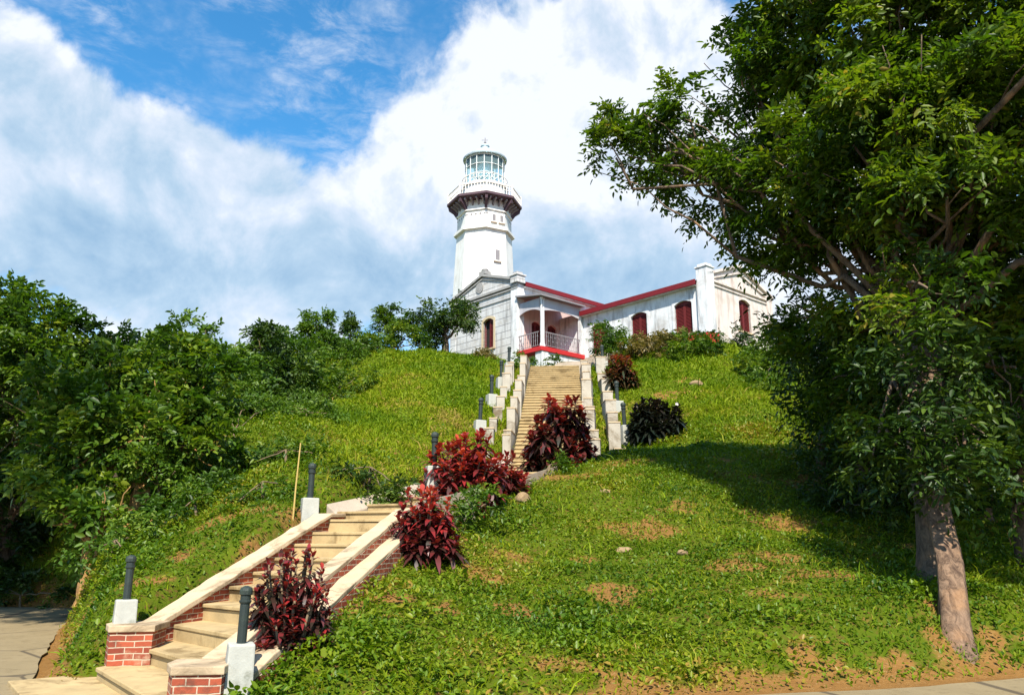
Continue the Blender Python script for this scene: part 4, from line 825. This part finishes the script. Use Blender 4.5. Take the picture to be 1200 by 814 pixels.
# shrubs round the house and along the head of the stairs
S2 = [('pale flowering shrub below the gable window', 567, 40.5, [(564, 413, 40.5, .45), (572, 420, 40.2, .4), (560, 424, 40, .4)], 'leaf_brown'),
      ('low green plant right of the topmost left bollard', 612, 38.5, [(612, 424, 38.5, .45), (620, 428, 38.3, .3)], 'leaf_lite'),
      ('bushy green plant in front of the porch pier', 645, 39, [(642, 424, 39, .4), (650, 426, 39, .4)], 'leaf_mid'),
      ('leafy green bush over the wing window nearest the porch', 716, 37.5, [(712, 392, 37.5, .8), (726, 398, 37.5, .7), (702, 402, 37.5, .5), (722, 412, 37, .7)], 'leaf_mid'),
      ('brownish straggling bush below the middle wing window', 760, 37, [(750, 408, 37, .8), (772, 412, 37, .8), (735, 418, 36.5, .7), (760, 425, 36, .8), (785, 420, 36.5, .7)], 'leaf_brown'),
      ('brownish bush under the wing window by the pilaster', 785, 37.5, [(780, 393, 37.8, .45), (796, 392, 37.8, .5), (765, 398, 37.6, .45)], 'leaf_brown'),
      ('bright green bush sprawling below the red plinth', 812, 36, [(805, 410, 36.4, .8), (825, 415, 36, .8), (800, 428, 35.5, .7), (835, 425, 35.5, .6)], 'leaf_mid'),
      ('small dark shrub in front of the pink gable', 862, 38, [(860, 392, 38, .45), (868, 398, 38, .4)], 'leaf_dark'),
      ('leafy thicket at the right end of the gable', 905, 35, [(905, 410, 35, .9), (890, 425, 34.5, .9), (920, 400, 35, .9), (880, 440, 33.5, .8), (925, 440, 33, 1.0), (900, 465, 31, .9)], 'leaf_mid'),
      ('green climber spilling down the bank under the left wood', 270, 20, [(265, 490, 21, .8), (290, 470, 23, .8), (310, 490, 22, .6), (250, 530, 19, .7), (280, 540, 18, .5)], 'leaf_lite'),
      ('low creeper mound at the lower left edge of the lawn', 335, 17, [(320, 545, 17.5, .45), (345, 535, 17.8, .45), (300, 560, 16.8, .4), (365, 555, 17, .35)], 'leaf_mid'),
      ('broad green creeper mound beside the middle of the lawn', 360, 23, [(330, 500, 23, .7), (365, 505, 22.5, .6), (390, 490, 23.5, .6), (345, 475, 25, .7)], 'leaf_lite'),
      ('dark bushy clump where lawn and left wood meet', 385, 30, [(370, 460, 30, .8), (400, 450, 31, .7), (350, 470, 29, .7), (420, 440, 33, .7)], 'leaf_mid'),
      ('bright low bushes along the crest of the left lawn', 430, 38, [(420, 420, 38, .8), (445, 416, 39, .7), (400, 428, 37, .8), (380, 436, 36, .8)], 'leaf_lite'),
      ('leafy creeper on the bank beside the bamboo stick', 310, 14.5, [(300, 585, 14.6, .3), (325, 580, 14.8, .3), (280, 600, 14.2, .3)], 'leaf_mid'),
      ('small weedy bush hiding the kerb of the curving steps', 640, 18.8, [(625, 572, 18.8, .3), (650, 560, 19.5, .35), (668, 552, 20.2, .35)], 'leaf_mid'),
      ('weedy green bush at the end of the kerb between two red shrubs', 550, 14.4, [(535, 605, 14.1, .25), (552, 598, 14.4, .32), (570, 590, 14.8, .28)], 'leaf_mid'),
      ('yellow green bush beside the trunk nearest the road', 130, 13.5, [(120, 640, 13.6, .45), (140, 655, 13.2, .4), (150, 640, 13.8, .4)], 'leaf_lite'),
      ('yellow green foliage tuft over the bare orange trunk', 190, 16.6, [(160, 540, 15.6, .32), (182, 545, 15.6, .3), (205, 552, 15.6, .32)], 'leaf_lite'),
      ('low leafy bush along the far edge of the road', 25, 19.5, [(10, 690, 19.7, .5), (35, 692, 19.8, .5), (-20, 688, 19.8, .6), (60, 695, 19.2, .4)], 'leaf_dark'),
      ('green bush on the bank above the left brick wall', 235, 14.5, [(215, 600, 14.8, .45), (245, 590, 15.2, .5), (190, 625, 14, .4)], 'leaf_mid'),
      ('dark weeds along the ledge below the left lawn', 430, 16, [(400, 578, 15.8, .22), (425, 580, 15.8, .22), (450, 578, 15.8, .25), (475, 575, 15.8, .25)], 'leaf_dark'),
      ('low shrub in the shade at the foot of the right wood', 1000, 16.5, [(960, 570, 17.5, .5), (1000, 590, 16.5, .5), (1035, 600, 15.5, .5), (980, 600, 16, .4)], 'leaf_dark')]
for lab, px, Y, bl, lm in S2: shrub('shrub', lab, px, Y, bl, lm, lf=.10 if Y < 25 else .13)

# red leaved shrubs: canes topped by rosettes of long arching leaves
def rosette(tip, up, n, L, w, y0):
    az_ = np.cumsum(np.full(n, 2.39996)) + rng.random() * 6; age = np.linspace(0, 1, n); lift = np.interp(age, [0, 1], [-.75, 1.15]) + rng.normal(size=n) * .18
    d = np.stack([np.cos(az_) * np.cos(lift), np.sin(az_) * np.cos(lift), np.sin(lift)], 1); base = tip[None] - up[None] * ((1 - age) * y0)[:, None]
    ln = L * rng.uniform(.75, 1.15, n) * (1 - .35 * age ** 3); side = unit(np.cross(d, np.tile([0, 0, 1.], (n, 1)))); st = [(0, .3), (.3, .95), (.62, .9), (1., .06)]; V = []
    for s, wf in st:
        p = base + d * (ln * s)[:, None] + np.array([0, 0, -1.]) * (ln * .42 * s * s)[:, None]; nr = np.cross(side, d)
        V += [p + side * (w * wf / 2), p - side * (w * wf / 2)]
    V = np.stack(V, 1).reshape(-1, 3); f0 = np.array([[0, 1, 3, 2], [2, 3, 5, 4], [4, 5, 7, 6]]); F = (f0[None] + (np.arange(n) * 8)[:, None, None]).reshape(-1, 4)
    return V, F, np.repeat(age, 3)
def cordyline(label, px, Y, rad, hgt, canes, lm, L=.32, w=.075, n=26, flat=1., red=.0, base=None):
    b = base or on_ground(px, Y); th = thing('red_leaved_shrub', label, 'shrub', b, 0, 'red and purple leaved shrubs by the stairs'); mb = MB(); V = []; F = []; A = []; off = 0
    for i in range(canes):
        a = 2.4 * i + rng.random(); q = math.sqrt((i + .5) / canes); x, y = rad * q * math.cos(a), rad * q * math.sin(a) * flat; lob = .8 + .35 * math.sin(3 * a + px) * q
        h = hgt * lob * math.sqrt(max(.04, 1 - .85 * q * q)) * (1. if rng.random() < .45 else rng.uniform(.3, .95))
        tip = np.array([x, y, h]); foot = Vector((x * .3, y * .3, -.15)); mb.tube([foot, Vector((x * .6, y * .6, h * .5)), Vector(tip)], [.022, .018, .012], 6)
        up = unit((tip - np.array(foot))[None])[0]; up = unit((up + rng.normal(size=3) * .15)[None])[0]
        v, f, ag = rosette(tip, up, n, L * rng.uniform(.75, 1.2), w * rng.uniform(.8, 1.2), min(.45, h * .6)); V.append(v); F.append(f + off); off += len(v)
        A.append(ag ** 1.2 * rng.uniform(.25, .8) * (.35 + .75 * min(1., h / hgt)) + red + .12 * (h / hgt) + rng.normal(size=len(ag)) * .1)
    mb.build('stem', M['stem'], th, smooth=True, recalc=False); npmesh('foliage', np.concatenate(V), np.concatenate(F), M[lm], th, np.concatenate(A)); return th
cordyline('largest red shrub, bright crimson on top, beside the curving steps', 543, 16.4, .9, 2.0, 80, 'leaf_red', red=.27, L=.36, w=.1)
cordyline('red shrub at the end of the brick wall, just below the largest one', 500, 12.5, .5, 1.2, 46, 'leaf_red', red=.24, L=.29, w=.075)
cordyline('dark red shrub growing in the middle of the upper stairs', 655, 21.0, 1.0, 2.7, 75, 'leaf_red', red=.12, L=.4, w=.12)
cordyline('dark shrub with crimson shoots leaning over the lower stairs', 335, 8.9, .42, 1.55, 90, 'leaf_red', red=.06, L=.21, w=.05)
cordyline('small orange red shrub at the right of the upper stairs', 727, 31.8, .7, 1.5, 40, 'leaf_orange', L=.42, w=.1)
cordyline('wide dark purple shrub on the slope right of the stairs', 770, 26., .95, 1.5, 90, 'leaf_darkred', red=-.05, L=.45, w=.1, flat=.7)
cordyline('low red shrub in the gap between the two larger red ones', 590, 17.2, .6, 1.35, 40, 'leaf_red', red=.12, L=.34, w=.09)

# bamboo stick beside the bollard, stones on the mound
q = on_ground(343, 13.6); s = MB().tube([(0, 0, -.3), (.02, 0, .5), (.05, .02, 1.25)], [.016, .014, .011], 6).build('bamboo_stick', M['bamboo']); s.location = q; tag(s, 'thin bamboo stick stuck in the bank beside a bollard', 'stick')
def stone(px, py, Y, r, label):
    q = P(px, py, Y); bm = bmesh.new(); bmesh.ops.create_icosphere(bm, subdivisions=3, radius=r); sd_ = random.random() * 50
    for v in bm.verts:
        n = math.sin(v.co.x * 9 / r * .3 + sd_) * .16 + math.sin(v.co.y * 11 / r * .3 + sd_ * 2) * .14 + math.sin(v.co.z * 7 / r * .4 + sd_) * .12; v.co *= 1 + n; v.co.z *= .62; v.co.x = max(min(v.co.x, r * .95), -r * .9)
    me = bpy.data.meshes.new('stone'); bm.to_mesh(me); bm.free(); me.materials.append(M['rock']); o = bpy.data.objects.new('stone', me); COL.objects.link(o); o.location = (q.x, Y, hz(q.x, Y) - r * .12); o.rotation_euler = (.2, .1, random.random() * 6); tag(o, label, 'stone', 'stones lying on the mound')
for a in [(710, 594, 17, .12, 'tan stone high on the mound below the stairs'), (730, 645, 14.2, .12, 'whitish stone in the middle of the mound'), (612, 600, 16.6, .2, 'brown rock near the foot of the curving steps'), (800, 655, 13.6, .1, 'small stone right of the whitish one'), (1105, 665, 11.9, .14, 'pale stone between the two tree trunks'), (818, 462, 31.5, .3, 'flat brown rock on the lawn below the house wing')]: stone(*a)
# paving rubble between stairs head and porch: a low stone edging right of the stair head
ed = MB()
for i in range(3): ed.box(-1.3 + .15 * i, 1.3, .45 * i, .45 * i + .42, -.6, .18 + .17 * i)
ew = ed.build('terrace_steps', M['stone'], bevel=.02); ew.location = (3.4, 38.2, 9.75); tag(ew, 'brownish stone ledges between the stair head and the porch', 'ledge')

# ------------------------------------------------------------------ ground cover
def scatter(n, x0, x1, y0, y1, dens):
    x = rng.uniform(x0, x1, n); y = y0 + (y1 - y0) * rng.random(n) ** 1.25; keep = rng.random(n) < dens(x, y); x, y = x[keep], y[keep]
    return x, y, height(x, y)
def free(x, y):
    d, _ = path_near(x, y); k = (d > .18) * (y > np.interp(x, foot_x, foot_y) + .02)
    r = np.stack([x - CB.x, y - CB.y], 0); c, s = math.cos(HA), math.sin(HA); lx = r[0] * c + r[1] * s; ly = -r[0] * s + r[1] * c
    return k * ~((lx > -.3) & (lx < 13) & (ly > -2.2)) * ~((lx > 3.1) & (ly > -10.8) & (lx < 9.9))
def lawn(x, y):   # where fine grass takes over from leafy weeds
    l = sstep(-.9, .4, x - np.interp(y, [10, 14, 17, 24, 34, 42], [99, -1.6, -3.8, -5.4, -8, -9])) * (x < np.interp(y, [15, 23, 36], [-1.4, .2, 1])) * (y > 14.6)
    r_ = sstep(25.5, 28, y) * (x > 2) * (x < 11); return np.maximum(np.maximum(l, r_), .5 * (1 - sstep(.2, 1.5, y - np.interp(x, foot_x, foot_y))) * (x > -2))
def weeds():
    def dn(x, y): return free(x, y) * (1 - .5 * bare(x, y)) * (1 - .88 * lawn(x, y)) * np.clip(.35 + 1.5 * (fbm(x * .9, y * .9 + 40) - .28), .3, 1) * np.where(y > 26, .55, 1)
    x, y, z = scatter(800000, -14, 13, 7, 40, dn); n = len(x); tall = fbm(x * 1.3 + 9, y * 1.3, 3)
    h = rng.random(n) ** 1.3 * (.03 + .42 * np.clip(tall - .36, 0, 1)); a = rng.uniform(0, 2 * math.pi, n); el_ = rng.normal(.3, .55, n)
    d = np.stack([np.cos(a) * np.cos(el_), np.sin(a) * np.cos(el_), np.sin(el_)], 1); nr = unit(np.stack([rng.normal(size=n) * .35, rng.normal(size=n) * .35, np.ones(n)], 1)); nr = unit(nr - d * (nr * d).sum(1, keepdims=True))
    L = (.034 + .045 * rng.random(n) ** 1.5) * (1 + .6 * np.clip((y - 16) / 20, 0, 1)) * np.where(tall > .6, 1.35, 1); v, f = leaves(np.stack([x, y, z + h], 1), d, nr, L, L * rng.uniform(.35, .75, n))
    var = .5 * rng.random(n) + 1.1 * (fbm(x * .55 + 3, y * .55, 4) - .5) + .26 + .4 * bare(x, y) * rng.random(n)
    tag(npmesh('weeds', v, f, M['weed'], None, np.repeat(var, 2)), 'low leafy weeds and creepers covering the banks of the hill', 'weeds', kind='stuff')
    return n
def grass():
    def dn(x, y): return free(x, y) * (1 - .8 * bare(x, y)) * np.clip(.2 + lawn(x, y), 0, 1)
    x, y, z = scatter(430000, -12, 13, 7, 43, dn); n = len(x)
    a = rng.uniform(0, 2 * math.pi, n); lean = np.abs(rng.normal(.0, .45, n)) + .1; d = np.stack([np.cos(a) * np.sin(lean), np.sin(a) * np.sin(lean), np.cos(lean)], 1); s = unit(np.cross(d, rng.normal(size=(n, 3))))
    L = (.06 + .12 * rng.random(n) ** 2 + .25 * (rng.random(n) < .035) * rng.random(n)) * (.35 + 1.6 * fbm(x * 1.1, y * 1.1 + 20, 3) ** 1.5) * (1 + .3 * (y > 20)); w = (.006 + .006 * rng.random(n)) * (1 + np.clip((y - 12) / 14, 0, 2)); b = np.stack([x, y, z - .01], 1)
    m = b + d * (L * .55)[:, None]; tip = b + d * L[:, None] + np.stack([np.cos(a), np.sin(a), -.5 * np.ones(n)], 1) * (L * .3)[:, None]
    v = np.stack([b - s * w[:, None], b + s * w[:, None], m + s * (w * .8)[:, None], tip, m - s * (w * .8)[:, None]], 1).reshape(-1, 3); i = np.arange(n)[:, None] * 5
    f = np.concatenate([i + np.array([[0, 1, 2, 4]]), i + np.array([[4, 2, 3, 3]])], 0)
    f4 = (i + np.array([[0, 1, 2, 4]])); tri = v.reshape(n, 5, 3)
    # tip as a thin quad so every face has four corners
    v2 = np.concatenate([tri, (tri[:, 3] + s * .0008)[:, None]], 1).reshape(-1, 3); i6 = np.arange(n)[:, None] * 6
    f = np.concatenate([i6 + np.array([[0, 1, 2, 4]]), i6 + np.array([[4, 2, 5, 3]])], 0); var = .45 * rng.random(n) + 1.3 * (fbm(x * .5 + 8, y * .5, 4) - .5) + .3 + .3 * (rng.random(n) < .05)
    tag(npmesh('grass', v2, f, M['grass'], None, np.concatenate([var, var])), 'short bright grass of the lawns beside the stairs', 'grass', kind='stuff'); return n
print('weeds', weeds(), 'grass', grass(), 'verts', sum(len(m.vertices) for m in bpy.data.meshes))
